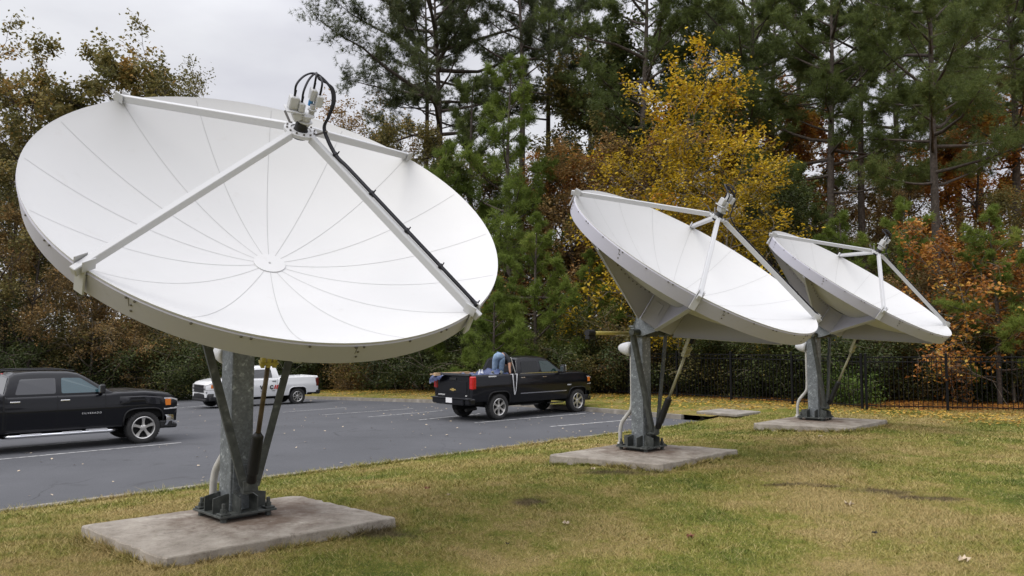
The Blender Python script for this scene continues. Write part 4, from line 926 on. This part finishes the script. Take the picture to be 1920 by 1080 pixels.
    mb = MB(); mb.add(v, [(i * 5 + j, i * 5 + j + 1, i * 5 + j + 6, i * 5 + j + 5) for i in range(9) for j in range(4)]); mb.build('windscreen', W['glass'], cab, smooth=True)
    zz_ = (belt + .07, roof - .14); mb = MB()
    q = [(float(np.interp(z, [p[1] for p in rpts[:3]], [p[0] for p in rpts[:3]])) - .008, y * (cy(z) - .12), z) for z, y in ((zz_[0], 1), (zz_[1], .96), (zz_[1], -.96), (zz_[0], -1))]
    mb.prism(q, (-.004, 0, 0)); mb.build('rear_window', W['glass_black'], cab)
    if kind != 'white':
        mb = MB(); mb.rbox((cr + .06, 0, roof - .055), (.03, .34, .03), .006); mb.build('brake_light', W['red_lens'], cab)
    for sg in (1, -1):
        side = lambda x, z, off=.004: np.array((x, sg * (sy(x, z) + off), z))
        # door gaps
        mb = MB()
        for x in list(D_):
            zs = np.linspace(.50 + z0, belt - .01, 9); vv = []
            for z in zs: vv += [side(x - .005, z, .0025), side(x + .005, z, .0025)]
            mb.add(vv, [(2 * i, 2 * i + 2, 2 * i + 3, 2 * i + 1) for i in range(8)]); mb.build('door_gap', W['under'], body); mb = MB()
        zs = np.linspace(.56 + z0, rail - .03, 8); vv = []
        for z in zs: vv += [side(cr - .018, z, .003), side(cr + .018, z, .003)]
        mb.add(vv, [(2 * i, 2 * i + 2, 2 * i + 3, 2 * i + 1) for i in range(7)])
        mb.build('cab_gap', W['under'], body)
        hd = W['chrome'] if kind == 'heavy' else (W['trim'] if kind == 'white' else W['chrome'])
        for x in (D_[:-1] if len(D_) == 3 else [D_[0]]):
            hx_ = x + .16; mb = MB(); mb.rbox(side(hx_, belt - .12, .022), (.20, .028, .034), .009); mb.rbox(side(hx_ - .05, belt - .12, .01), (.03, .03, .024), .004); mb.rbox(side(hx_ + .07, belt - .12, .01), (.03, .03, .024), .004)
            mb.build('door_handle', hd, body)
        # wheel arch lips
        for xa in (xr, xf):
            pts = []
            for t in np.linspace(-1.0, 1.0, 25):
                x = xa + RA * math.sin(t * math.pi / 2); z = zb(x) if abs(t) < .999 else .48 + z0; pts.append(side(x, max(z, .48), .004))
            mb = MB(); mb.tube(pts, .022, 6); mb.build('wheel_arch', paint if kind == 'white' else W['trim'], body, smooth=True)
        # mirrors
        mb = MB(); x = cw - .32; y = sg * (yb + .20); mb.rbox((x, y, belt + .13), (.12, .20, .22 if kind != 'heavy' else .30), .03); mb.bar((x + .02, sg * (yb - .03), belt + .02), (x, y, belt + .05), .09, .05, (0, 0, 1), 0, .02)
        mi = mb.build('side_mirror', W['trim'] if kind != 'heavy' else W['chrome'] if False else W['trim'], cab)
        mb = MB(); mb.rbox((x - .062, y, belt + .13), (.006, .16, .17), .002); mb.build('mirror_glass', W['chrome'], mi)
        if kind == 'heavy': mb = MB(); mb.rbox((x + .045, y + sg * .02, belt + .16), (.05, .19, .22), .02); mb.build('mirror_cap', W['chrome'], mi)
        # steps, mouldings
        if kind == 'light':
            mb = MB(); mb.tube([(cr + .0, sg * .93, .40), (cr + .15, sg * 1.03, .40), (cw - .1, sg * 1.03, .40), (cw + .08, sg * .95, .40)], .042, 12); mb.build('running_board', W['chrome'], root, smooth=True)
            mb = MB()
            for x in (cr + .55, cr + 1.4, cw - .35): mb.rbox((x, sg * 1.02, .437), (.42, .10, .012), .004)
            mb.build('step_pad', W['plastic'], root)
        if kind == 'heavy':
            mb = MB(); vv = []
            for x in np.linspace(D_[0] + .05, cw + .0, 12): vv += [side(x, .80, .006), side(x, .835, .014)]
            mb.add(vv, [(2 * i, 2 * i + 2, 2 * i + 3, 2 * i + 1) for i in range(11)]); mb.build('side_moulding', W['chrome'], body)
            [MB().rbox((x, sg * .93, .42), (.75, .14, .03), .01).build('side_step', W['trim'], root) for x in (3.9, 2.6)]
            mb = MB(); vv = []
            for x in np.linspace(D_[0] + .1, cw - .3, 12): vv += [(x, sg * (cy(belt + .02) + .006), belt + .012), (x, sg * (cy(belt + .02) + .010), belt + .032)]
            mb.add(vv, [(2 * i, 2 * i + 2, 2 * i + 3, 2 * i + 1) for i in range(11)]); mb.build('window_trim', W['chrome'], cab)
        if kind == 'light':           # raised fender crease panel of the front wing
            mb = MB(); vv = []
            for x in np.linspace(cw + .12, L_ - .34, 14):
                e = .5 - abs((x - cw - .12) / (L_ - .46 - cw) - .5); s_ = min(1, e * 12)
                zz1 = zt(x) - .13; zz2 = zt(x) - .30
                vv += [side(x, zz1 + .02, .0), side(x, zz1, .022 * s_), side(x, zz2, .020 * s_), side(x, zz2 - .03, .0)]
            mb.add(vv, [(4 * i + j, 4 * i + 4 + j, 4 * i + 5 + j, 4 * i + 1 + j) for i in range(13) for j in range(3)]); mb.build('wing_crease', paint, body, angle=40)
        # lamps
        xl = L_ - .26; zc_ = hood - .32
        mb = MB(); vv = []
        for x in (L_ - .36, L_ - .18, L_ - .05, L_ + .005):
            for z in (zc_ + .14 - .25 * max(0, x - L_ + .2), zc_ - .16): vv.append((x, sg * (sy(x, z) + .006), z))
        vv += [(L_ + .012, sg * .56, zc_ + .09), (L_ + .012, sg * .56, zc_ - .16)]
        mb.add(vv, [(2 * i, 2 * i + 2, 2 * i + 3, 2 * i + 1) for i in range(4)])
        hl = mb.build('headlight', W['lens'], body)
        mb = MB(); mb.rbox((L_ - .26, sg * (sy(L_ - .26, zc_) + .004), zc_ + .02), (.14, .02, .16), .006); mb.build('turn_signal', W['amber'], hl)
        mb = MB(); yy = .90
        mb.rbox((.055, sg * .895, 1.07 + dz), (.17, .19, .42), .03); tl = mb.build('taillight', W['red_lens' if kind != 'white' else 'smoked_lens'], body)
        mb = MB(); mb.rbox((-.032, sg * yy, 1.06 + dz), (.006, .10, .085), .003); mb.build('reverse_lamp', W['lens'] if kind != 'heavy' else W['red_lens'], tl)
    # tailgate, rear bumper, plate
    mb = MB(); mb.rbox((.045, 0, .97 + dz * .7), (.10, 1.60, .80 + dz * .5), .02); mb.rbox((-.008, 0, .96 + dz * .7), (.02, 1.36, .40), .008); mb.rbox((.03, 0, rail - .02), (.14, 1.62, .05), .018); tg = mb.build('tailgate', paint, root)
    mb = MB(); mb.rbox((-.018, .0, rail - .14), (.02, .34, .075), .006); mb.build('tailgate_handle', W['trim'], tg)
    bm_ = W['trim'] if kind != 'light' else W['chrome']
    mb = MB(); mb.rbox((-.06, 0, .56 + z0), (.24, 1.40, .20), .03); mb.rbox((-.10, 0, .665 + z0), (.18, 1.9, .03), .01)
    for sg in (1, -1): mb.rbox((.0, sg * .80, .58 + z0), (.26, .34, .22), .05)
    rb = mb.build('rear_bumper', bm_ if kind != 'heavy' else paint, root)
    mb = MB(); mb.rbox((-.186, .0, .60 + z0), (.012, .31, .16), .004); lp = mb.build('licence_plate', W['plate'], rb)
    if kind == 'heavy':
        mb = MB()
        for sg in (1, -1): mb.prism([(-.026, sg * .0, 1.04), (-.026, sg * .055, 1.04), (-.026, sg * .055, 1.015), (-.026, sg * .13, 1.015), (-.026, sg * .15, .975), (-.026, sg * .06, .975), (-.026, sg * .05, .95), (-.026, sg * .0, .95)], (.008, 0, 0))
        mb.build('emblem', W['gold'], tg)
        mb = MB()
        text('lettering', 'SILVERADO', .055, (-.022, .74, .80), (0, -1, 0), (0, 0, 1), W['white_letter'], tg, 0, .002, .002, 1.25)
        text('lettering', 'LTZ', .05, (-.022, -.62, .80), (0, -1, 0), (0, 0, 1), W['white_letter'], tg, 0, .002)
        for sg in (1, -1): text('lettering', '2500HD', .06, (cw + .02 if sg < 0 else cw + .4, sg * (sy(cw, 1.02) + .006), 1.0), (-sg, 0, 0), (0, 0, 1), W['plastic'], body, .1, .002)
        mb = MB(); mb.tube([(.5, -.55, .38), (.0, -.62, .36)], .05, 12); mb.tube([(1.2, .3, .42), (.3, .3, .42)], .12, 12); mb.build('exhaust_pipe', W['under'], root)
        mb = MB(); mb.rbox((.85, -(sy(.85, 1.36) + .002), rail - .06), (.34, .01, .04), .002); mb.build('bed_badge', W['white_letter'], body)
    if kind == 'light':
        for sg in (1, -1): text('lettering', 'SILVERADO', .06, (cw - .72 if sg < 0 else cw + .02, sg * (sy(cw - .4, .86) + .003), .83), (-sg, 0, 0), (0, .08 * sg, 1), W['white_letter'], body, .12, .0, .003, 1.5)
    if kind == 'white':
        x0 = 3.20
        for sg in (1, -1):
            ysd = sy(3, 1.0) + .005
            f_ = lambda x, z: (x if sg > 0 else 2 * 2.8 - x, sg * ysd, z)
            xd = (-sg, 0, 0)
            text('lettering', 'W', .235, f_(x0 - .18, .82), xd, (0, 0, 1), W['black_letter'], body, 0, .014)
            text('lettering', 'C', .235, f_(x0 - .66, .82), xd, (0, 0, 1), W['black_letter'], body, 0, .014)
            for j in range(2):
                mb = MB(); xx_ = x0 - .86 - j * .105; mb.prism([f_(xx_, .81), f_(xx_ - .07, .81), f_(xx_ - .13, .995), f_(xx_ - .06, .995)], (0, sg * .003, 0)); mb.build('emblem_bar', W['red_letter'], body)
            text('lettering', 'Live', .085, f_(x0 - .19, .70), xd, (0, 0, 1), W['black_letter'], body, .2)
            text('lettering', 'Now', .085, f_(x0 - .76, .70), xd, (0, 0, 1), W['black_letter'], body, .2)
    # front end
    gb = W['trim']
    mb = MB(); mb.rbox((L_ + .005, 0, hood - .40), (.05, 1.16, .34), .02); gr = mb.build('grille', gb, root)
    mb = MB()
    for z in (hood - .27, hood - .40, hood - .53): mb.rbox((L_ + .035, 0, z), (.03, 1.18 if z != hood - .40 else 1.6, .035), .01)
    mb.build('grille_bar', W['chrome'] if kind != 'white' else W['trim'], gr)
    mb = MB(); fm = W['chrome'] if kind == 'light' else W['trim'] if kind == 'white' else W['chrome']
    v = []; rows = ((.0, .70), (.035, .67), (.04, .52), (.0, .44))
    ys = (-.99, -.90, -.72, 0, .72, .90, .99)
    for y in ys:
        back = {.99: .34, .90: .13, .72: .04, 0: 0}[abs(y)]
        for o_, z in rows: v.append((L_ + o_ - back, y, z + z0))
    mb.add(v, [(i * 4 + j, (i + 1) * 4 + j, (i + 1) * 4 + j + 1, i * 4 + j + 1) for i in range(6) for j in range(3)])
    fb = mb.build('front_bumper', fm, root, angle=40)
    mb = MB(); mb.rbox((L_ - .10, 0, .40 + z0), (.26, 1.62, .12), .03)
    for sg in (1, -1): mb.rbox((L_ - .30, sg * .88, .46 + z0), (.34, .16, .20), .04)
    mb.rbox((L_ - .12, 0, .75 + z0), (.24, 1.7, .06), .02); mb.build('air_dam', W['trim'], fb)
    st = {'light': 'five', 'heavy': 'six', 'white': 'steel'}[kind]
    for xa in (xr, xf):
        for sg in (1, -1): wheel(root, (xa, sg * (hw - .165), P['rw']), sg, P['rw'], P['rim'], st)
    if kind == 'light':
        mb = MB(); mb.tube([(cr - .02, -.5, roof + .02), (cr + .35, -.5, roof + .035), (3.1, -.5, roof + .03), (3.4, -.5, roof - .01)], .018, 8); mb.tube([(cr - .02, .5, roof + .02), (cr + .35, .5, roof + .035), (3.1, .5, roof + .03), (3.4, .5, roof - .01)], .018, 8); mb.build('roof_rail', W['trim'], cab)
    return root, P, hx, hy, pos
tA, PA, hxA, hyA, posA = pickup('light', 'black crew cab pickup with chrome running board, cut by the left edge of the picture', (4.92, -.90), (267, 831), (.75, .66))
tB, PB_, hxB, hyB, posB = pickup('heavy', 'black crew cab pickup with red taillights, blue tarp and a person in its bed', (1.16, -.90), (934, 787), (.715, .70))
tC, PC_, hxC, hyC, posC = pickup('white', 'white pickup with black lettering and red bars on its door, behind near dish post', (1.08, .90), (557, 757), (-.745, -.667))

# ------------------------------------------------------------------ load in the far pickup's bed
def locB(x, y, z): q = posB + hxB * x + hyB * y; return np.array([q[0], q[1], z + tB.location[2]])
def cargo():
    g = np.random.default_rng(3); n, m_ = 40, 26; v = []
    for i in range(n):
        for j in range(m_):
            x = .06 + 1.88 * i / (n - 1); y = -.80 + 1.62 * j / (m_ - 1)
            z = 1.36 + .18 * math.exp(-((x - 1.5) ** 2) / .15) * math.exp(-(y + .2) ** 2 / .5) + .05 * math.sin(x * 9 + y * 5) * math.sin(y * 7 + 1) + .035 * math.sin(x * 17 - y * 13) + g.normal(0, .008)
            e = min(1, min(y + .80, .82 - y) / .2); z = z * 1 + .06 * e
            v.append(locB(x, y, z))
    mb = MB(); mb.add(v, [(i * m_ + j, (i + 1) * m_ + j, (i + 1) * m_ + j + 1, i * m_ + j + 1) for i in range(n - 1) for j in range(m_ - 1)])
    o = mb.build('tarp', W['tarp'], None, smooth=True); tag(o, 'crumpled blue tarp covering the load in the black pickup bed', 'tarp')
    # end of the roll over the far corner of the tailgate
    mb = MB(); v = []
    for i in range(16):
        for j in range(8):
            y = .35 + .62 * i / 15; t = j / 7; x = .15 - .38 * math.sin(min(1, t * 1.6) * 1.5); z = 1.46 - .30 * t ** 1.5 * (.4 + .6 * i / 15) + .02 * math.sin(i * 1.7 + j)
            v.append(locB(x + .015 * math.sin(i * 2.1), y, z))
    mb.add(v, [(i * 8 + j, (i + 1) * 8 + j, (i + 1) * 8 + j + 1, i * 8 + j + 1) for i in range(15) for j in range(7)])
    tag(mb.build('tarp', W['tarp'], None, smooth=True), 'loose blue tarp end hanging over the left corner of the tailgate', 'tarp')
    hl_ = ((hxB[0], hxB[1], 0), (hyB[0], hyB[1], 0), (0, 0, 1))
    for k, (y, z, x0, x1, lab) in enumerate(((.78, 1.47, -.32, 1.7, 'long pale board on the left rail of the pickup bed, uppermost'), (.66, 1.445, -.26, 1.5, 'long pale board beside the uppermost one in the pickup bed'), (.71, 1.50, -.22, 1.3, 'short board lying across the two long boards in the pickup bed'))):
        mb = MB(); mb.rbox(locB((x0 + x1) / 2, y, z), (x1 - x0, .10, .04), .004, hl_); tag(mb.build('board', W['wood']), lab, 'board', 'boards in the truck bed')
    for k, (x, y, lab) in enumerate(((1.15, .0, 'left white bottle standing on the blue tarp in the truck bed'), (1.12, -.16, 'right white bottle standing on the blue tarp in the truck bed'))):
        mb = MB(); o = locB(x, y, 1.36); mb.lathe([(0, 0), (.045, 0), (.048, .02), (.048, .16), (.02, .20), (.018, .24)], (0, 0, 0), (0, 0, 1), 14); r = mb.build('bottle', W['plastic'], None, angle=40, loc=o)
        tag(r, lab, 'bottle', 'bottles in the truck bed'); mb = MB(); mb.lathe([(.021, .225), (.021, .26), (0, .26)], (0, 0, 0), (0, 0, 1), 12); mb.build('cap', W['white_letter'], r)
    # pole leaning at the cab corner, strap hanging over the side
    mb = MB(); mb.bar(locB(2.05, -.84, 1.40), locB(1.93, -.70, 2.02), .05, .03); tag(mb.build('pole', W['chrome']), 'pale pole leaning against the rear cab corner beside the person', 'pole')
    mb = MB(); pts = []
    for t in np.linspace(0, 1, 22):
        a = math.pi * t; pts.append(locB(1.72 + .20 * t + .01 * math.sin(t * 9), -(1.015 + .01 * math.sin(t * 6)), 1.47 - .68 * max(0, math.sin(a)) ** .7 * (1 if .1 < t < .9 else .9)))
    pts = [locB(1.70, -.86, 1.46)] + pts + [locB(1.94, -.86, 1.46)]
    mb.tube(pts, .014, 6); tag(mb.build('strap', W['plastic'], None, smooth=True), 'pale tie-down strap hanging in a loop on the bed side', 'strap')
cargo()

# ------------------------------------------------------------------ the person bending over in the bed
def skin_mesh(name, nodes, edges, m, parent, sub=2, root=0):
    me = bpy.data.meshes.new(name); me.from_pydata([n_[0] for n_ in nodes], edges, []); o = bpy.data.objects.new(name, me); C.objects.link(o)
    md = o.modifiers.new('s', 'SKIN'); md.use_smooth_shade = True
    sk = me.skin_vertices[0].data
    for i, n_ in enumerate(nodes):
        r_ = n_[1]; sk[i].radius = (r_, r_) if not isinstance(r_, tuple) else r_; sk[i].use_root = (i == root)
    s2 = o.modifiers.new('u', 'SUBSURF'); s2.levels = sub; s2.render_levels = sub
    dg = bpy.context.evaluated_depsgraph_get(); dg.update(); m2 = bpy.data.meshes.new_from_object(o.evaluated_get(dg)); bpy.data.objects.remove(o)
    m2.materials.clear(); m2.materials.append(m); m2.name = name; m2.polygons.foreach_set('use_smooth', [True] * len(m2.polygons))
    return mobj(name, m2, parent)
def person():
    q = locB(1.63, -.44, 0); r = empty('person', (q[0], q[1], tB.location[2] + 1.40)); r.scale = (1.03,) * 3
    tag(r, 'person in blue jeans and dark shirt kneeling and bending over in the truck bed', 'person')
    # x right, y away, z up from the bed load
    hip = (0, 0, .62); k_l, k_r = (-.15, .06, .09), (.07, .08, .09); a_l, a_r = (-.20, -.30, .09), (.08, -.34, .10)
    sp1, sp2, nk = (.13, .10, .66), (.27, .19, .55), (.35, .25, .43); hd = (.40, .29, .28)
    sR, eR, wR = (.33, .06, .50), (.345, .0, .27), (.37, -.02, .07); sL, eL, wL = (.22, .36, .47), (.28, .42, .25), (.38, .36, .06)
    body = [(hip, .13), (sp1, .12), (sp2, .13), (nk, .055), (hd, .095), ((.43, .31, .19), .075), (sR, .058), (eR, .042), (wR, .030), (sL, .058), (eL, .042), (wL, .030),
            ((-.09, 0, .56), .10), (k_l, .065), (a_l, .045), ((.09, 0, .56), .10), (k_r, .065), (a_r, .045)]
    b = skin_mesh('body', body, [(0, 1), (1, 2), (2, 3), (3, 4), (4, 5), (2, 6), (6, 7), (7, 8), (2, 9), (9, 10), (10, 11), (0, 12), (12, 13), (13, 14), (0, 15), (15, 16), (16, 17)], W['skin'], r)
    for w_, sg in ((wR, 1), (wL, -1)):          # hands: palm and five curled fingers
        w_ = np.array(w_); nodes = [(tuple(w_), .027), (tuple(w_ + (.008, 0, -.07)), (.034, .018))]; ed = [(0, 1)]
        for j in range(4):
            o = w_ + (.008, -.03 + .02 * j, -.09); l = (.07, .08, .075, .06)[j]; n0 = len(nodes); nodes += [(tuple(o), .0095), (tuple(o + (.012, 0, -l * .5)), .009), (tuple(o + (.04, 0, -l * .85)), .008)]; ed += [(1, n0), (n0, n0 + 1), (n0 + 1, n0 + 2)]
        n0 = len(nodes); nodes += [(tuple(w_ + (.02, -.04, -.04)), .011), (tuple(w_ + (.045, -.045, -.075)), .009)]; ed += [(0, n0), (n0, n0 + 1)]
        skin_mesh('hand', nodes, ed, W['skin'], r, 1)
    jn = [((0, -.01, .62), .165), ((-.10, -.04, .585), .135), ((-.13, .02, .34), .105), (k_l, .085), ((-.19, -.16, .10), .075), ((-.20, -.27, .10), .068), ((.10, -.04, .585), .135), ((.08, .03, .34), .105), (k_r, .085), ((.08, -.18, .11), .075), ((.08, -.30, .11), .068), ((.07, .05, .68), .145)]
    skin_mesh('jeans', jn, [(0, 1), (1, 2), (2, 3), (3, 4), (4, 5), (0, 6), (6, 7), (7, 8), (8, 9), (9, 10), (0, 11)], W['jeans'], r)
    sn = [((.08, .07, .67), .14), ((.16, .12, .655), .142), ((.27, .19, .55), .145), ((.33, .235, .46), .08), (sR, .075), (tuple(np.array(sR) * .45 + np.array(eR) * .55), .062), (sL, .075), (tuple(np.array(sL) * .45 + np.array(eL) * .55), .062)]
    skin_mesh('shirt', sn, [(0, 1), (1, 2), (2, 3), (2, 4), (4, 5), (2, 6), (6, 7)], W['shirt'], r)
    for a_ in (a_l, a_r):
        a_ = np.array(a_); skin_mesh('shoe', [(tuple(a_ + (0, .0, .0)), .055), (tuple(a_ + (0, -.06, .02)), .06), (tuple(a_ + (.0, -.075, -.06)), .055), (tuple(a_ + (.02, -.03, -.075)), .045), (tuple(a_ + (0, -.08, .09)), .045)], [(0, 1), (1, 2), (2, 3), (1, 4)], W['shoe'], r, 1)
    skin_mesh('hair', [((.385, .28, .345), .085), ((.41, .30, .28), .098), ((.37, .33, .25), .07)], [(0, 1), (1, 2)], W['hair'], r, 1)
    mb = MB()
    for sg in (-1, 1): mb.lathe([(.012, 0), (.0, .012)], np.array(hd) + np.array([.075, -.03 + sg * .0, -.02]) + np.array([.0, .035 * sg, 0]), (1, 0, -.3), 8)
    mb.lathe([(.018, 0), (.008, .03), (0, .03)], np.array(hd) + np.array([.09, .0, -.055]), (1, 0, -.3), 8); mb.build('face', W['skin'], r)
person()

# ------------------------------------------------------------------ grass blades, litter, fallen leaves
def blades():
    g = np.random.default_rng(17); out = []
    for (y0, y1, dens, hgt, wd) in ((4.2, 7.5, 5200, .030, .0026), (7.5, 11, 3000, .034, .0036), (11, 16, 1300, .040, .0058), (16, 26, 420, .045, .010)):
        n = int(dens * .70 * (y1 ** 2 - y0 ** 2)); Y = np.sqrt(g.uniform(y0 ** 2, y1 ** 2, n)); X = g.uniform(-.70, .70, n) * Y
        a, b = ab(X, Y); k = (b < B0 - .02); X, Y, a, b = X[k], Y[k], a[k], b[k]
        z = zlawn(a, b); out.append((X, Y, z, np.full(len(X), hgt), np.full(len(X), wd)))
    X, Y, z, h, w = (np.concatenate(t) for t in zip(*out))
    pads = [o for o in C.objects if o.name.startswith('concrete_pad')]
    keep = np.ones(len(X), bool)
    for l, fr, r_ in (((150, 985), (305, 1047), (742, 970)), ((1025, 853), (1240, 871), (1385, 843)), ((1410, 794), (1592, 803), (1665, 787))):
        Pq = np.array(padc(l, fr, r_)); e1, e2 = Pq[2] - Pq[1], Pq[0] - Pq[1]; q = np.stack([X, Y], -1) - Pq[1]
        u = (q @ e1) / (e1 @ e1); v_ = (q @ e2) / (e2 @ e2); keep &= ~((u > .0) & (u < 1.) & (v_ > .0) & (v_ < 1.))
    ex = []
    for l, fr, r_ in (((150, 985), (305, 1047), (742, 970)), ((1025, 853), (1240, 871), (1385, 843)), ((1410, 794), (1592, 803), (1665, 787))):
        Pq = np.array(padc(l, fr, r_))
        for i in range(4):
            p, q = Pq[i], Pq[(i + 1) % 4]; d = (q - p) / np.hypot(*(q - p)); nd = np.array([d[1], -d[0]]); nd = nd if nd @ (p - Pq.mean(0)) > 0 else -nd
            m_ = 1500; t = g.uniform(0, 1, (m_, 1)); cl = np.sin(t * 21 + i * 3) + np.sin(t * 47 + i) > -.5; e = p + (q - p) * t + nd * np.abs(g.normal(.015, .035, (m_, 1))); ex.append(e[cl[:, 0]])
    m_ = 9000; t = g.uniform(-8, A0 - 1, m_); qx, qy = xy(t, B0 - .11 - np.abs(g.normal(0, .06, m_))); ex.append(np.stack([qx, qy], -1)); ex = np.vstack(ex); ea, eb = ab(ex[:, 0], ex[:, 1])
    X, Y, z, h, w = X[keep], Y[keep], z[keep], h[keep], w[keep]
    X = np.append(X, ex[:, 0]); Y = np.append(Y, ex[:, 1]); z = np.append(z, zlawn(ea, eb)); h = np.append(h, np.full(len(ex), .085)); w = np.append(w, np.full(len(ex), .0045) * np.clip(ex[:, 1] / 9, 1, 2)); keep = np.ones(len(X), bool)
    pat = np.sin(X * 1.7 + 2 * np.sin(Y * .9)) * np.sin(Y * 1.3 + 1.5 * np.sin(X * 1.1)) + g.normal(0, .55, len(X)); keep &= pat > -1.25
    X, Y, z, h, w = X[keep], Y[keep], z[keep], h[keep], w[keep]; n = len(X)
    h = h * g.uniform(.35, 1.25, n) * (1 + .35 * np.sin(X * 3.1 + 2 * np.sin(Y * 2.3)) * np.sin(Y * 2.7 + X)); th = g.uniform(0, 6.28, n); ln = g.normal(0, 1.05, (n, 2)) * h[:, None]
    V = np.empty((n, 3, 3)); c, s = np.cos(th) * w, np.sin(th) * w
    V[:, 0] = np.stack([X - c, Y - s, z - .004], -1); V[:, 1] = np.stack([X + c, Y + s, z - .004], -1); V[:, 2] = np.stack([X + ln[:, 0], Y + ln[:, 1], z + h], -1)
    me = fast_mesh('grass', V.reshape(-1, 3), None, np.arange(n * 3).reshape(-1, 3), [W['blade']], {'tint': np.repeat(np.clip(g.uniform(0, 1, n), 0, 1), 3)})
    tag(mobj('grass', me), 'short green and straw-coloured lawn grass', 'grass', kind='stuff')
blades()
def litter(name, n, fpos, size, m, label, seed):
    g = np.random.default_rng(seed); P = np.array([fpos(g) for _ in range(n)]); V, Q, t = leaves(P, size, g, g.uniform(0, 1, n), flat=2.5)
    tag(mobj(name, fast_mesh(name, V, Q, None, [m], {'tint': t})), label, 'leaf litter', kind='stuff')
def on_lot(g):
    while 1:
        a = g.uniform(-2, A0 - .3); b = B0 + abs(g.normal(0, 9)) + .2
        if g.uniform() < .55: a = A0 - .2 - abs(g.normal(0, 4.5))
        X, Y = xy(a, b)
        if b < 40: return (X, Y, float(zlot(a, b)) + .02)
litter('fallen_leaves', 330, on_lot, .08, W['tan_leaf'], 'scattered pale dry leaves on the asphalt', 61)
def on_verge(g):
    b = g.uniform(B0 - 8, 46); a = (26.9 - abs(g.normal(0, 1.9)) if g.uniform() < .85 else g.uniform(A0 + .3, 26.9)) if b > B0 else 26.3 + g.normal(0, .9)
    a = max(a, A0 + .3)
    X, Y = xy(a, b); return (X, Y, zground(X, Y) + .03)
W['litter'] = leaf_mat('leaf_litter_leaf', (0, (.30, .14, .03)), (.4, (.42, .25, .045)), (.75, (.50, .34, .06)), (1, (.28, .12, .04)), trans=.1)
litter('leaf_litter', 6000, on_verge, .12, W['litter'], 'yellow fallen leaves on the grass strip along the fence', 62)
def on_wood(g):
    if g.uniform() < .6:
        t = g.uniform(0, 14); q = cor + nrm(np.array([4.4, -1.6])) * t + nrm(np.array([1.6, 4.4])) * (.8 + abs(g.normal(0, 2.5)))
        return (q[0], q[1], zground(*q) + .03)
    a = 27.2 + abs(g.normal(0, 2.5)); b = g.uniform(9, 46); X, Y = xy(a, b); return (X, Y, zground(X, Y) + .03)
litter('woodland_litter', 9000, on_wood, .16, W['orange'], 'russet leaf litter on the ground behind the fence', 63)
def fallen(px, py, size, m, lab, rot):
    z = .5
    for _ in range(10): q = at(px, py, z); z = zground(q[0], q[1])
    mb = MB(); k = 5; v = [(0, 0, .012)]
    for i in range(2 * k):
        r_ = size * (.5 if i % 2 == 0 else .22) * (1 if i else 1.2); th = rot + i * math.pi / k; v.append((r_ * math.cos(th), r_ * math.sin(th), .02 + .22 * size * math.sin(i * 2.3 + rot)))
    f = [(0, 1 + i, 1 + (i + 1) % (2 * k)) for i in range(2 * k)]; mb.add(v, f); mb.tube([(0, 0, .012), (size * .5 * math.cos(rot + 3.3), size * .5 * math.sin(rot + 3.3), .03)], .003, 5)
    tag(mb.build('fallen_leaf', m, loc=(q[0], q[1], z + .015)), lab, 'leaf', 'fallen leaves on the lawn')
for a in ((1062, 985, .10, W['tan_leaf'], 'pale tan fallen leaf on the lawn near the bottom centre', .4), (1294, 1010, .10, W['red_leaf'], 'red-brown fallen leaf on the lawn between the centre and the right bottom corner', 1.2),
          (1592, 949, .13, W['tan_leaf'], 'pale fallen leaf on the lawn by the dark bare strip', 2.), (1807, 1054, .13, W['tan_leaf'], 'pale curled fallen leaf near the bottom right corner', .9),
          (633, 1007, .10, W['red_leaf'], 'brown fallen leaf at the right front edge of the near pad', 2.6), (801, 919, .10, W['red_leaf'], 'brown fallen leaf on the lawn right of the near pad', .2),
          (841, 932, .07, W['tan_leaf'], 'small pale leaf on the lawn right of the brown one by the near pad', 1.9), (1112, 882, .09, W['tan_leaf'], 'tan fallen leaf in front of the middle pad', 1.), (1640, 1004, .07, W['dark_leaf'], 'small dark fallen leaf on the lawn at lower right', .6),
          (1538, 820, .10, W['tan_leaf'], 'pale leaf on the lawn in front of the far pad', .7), (952, 1025, .05, W['dark_leaf'], 'tiny dark leaf at the bottom centre of the lawn', .3)):
    fallen(*a)
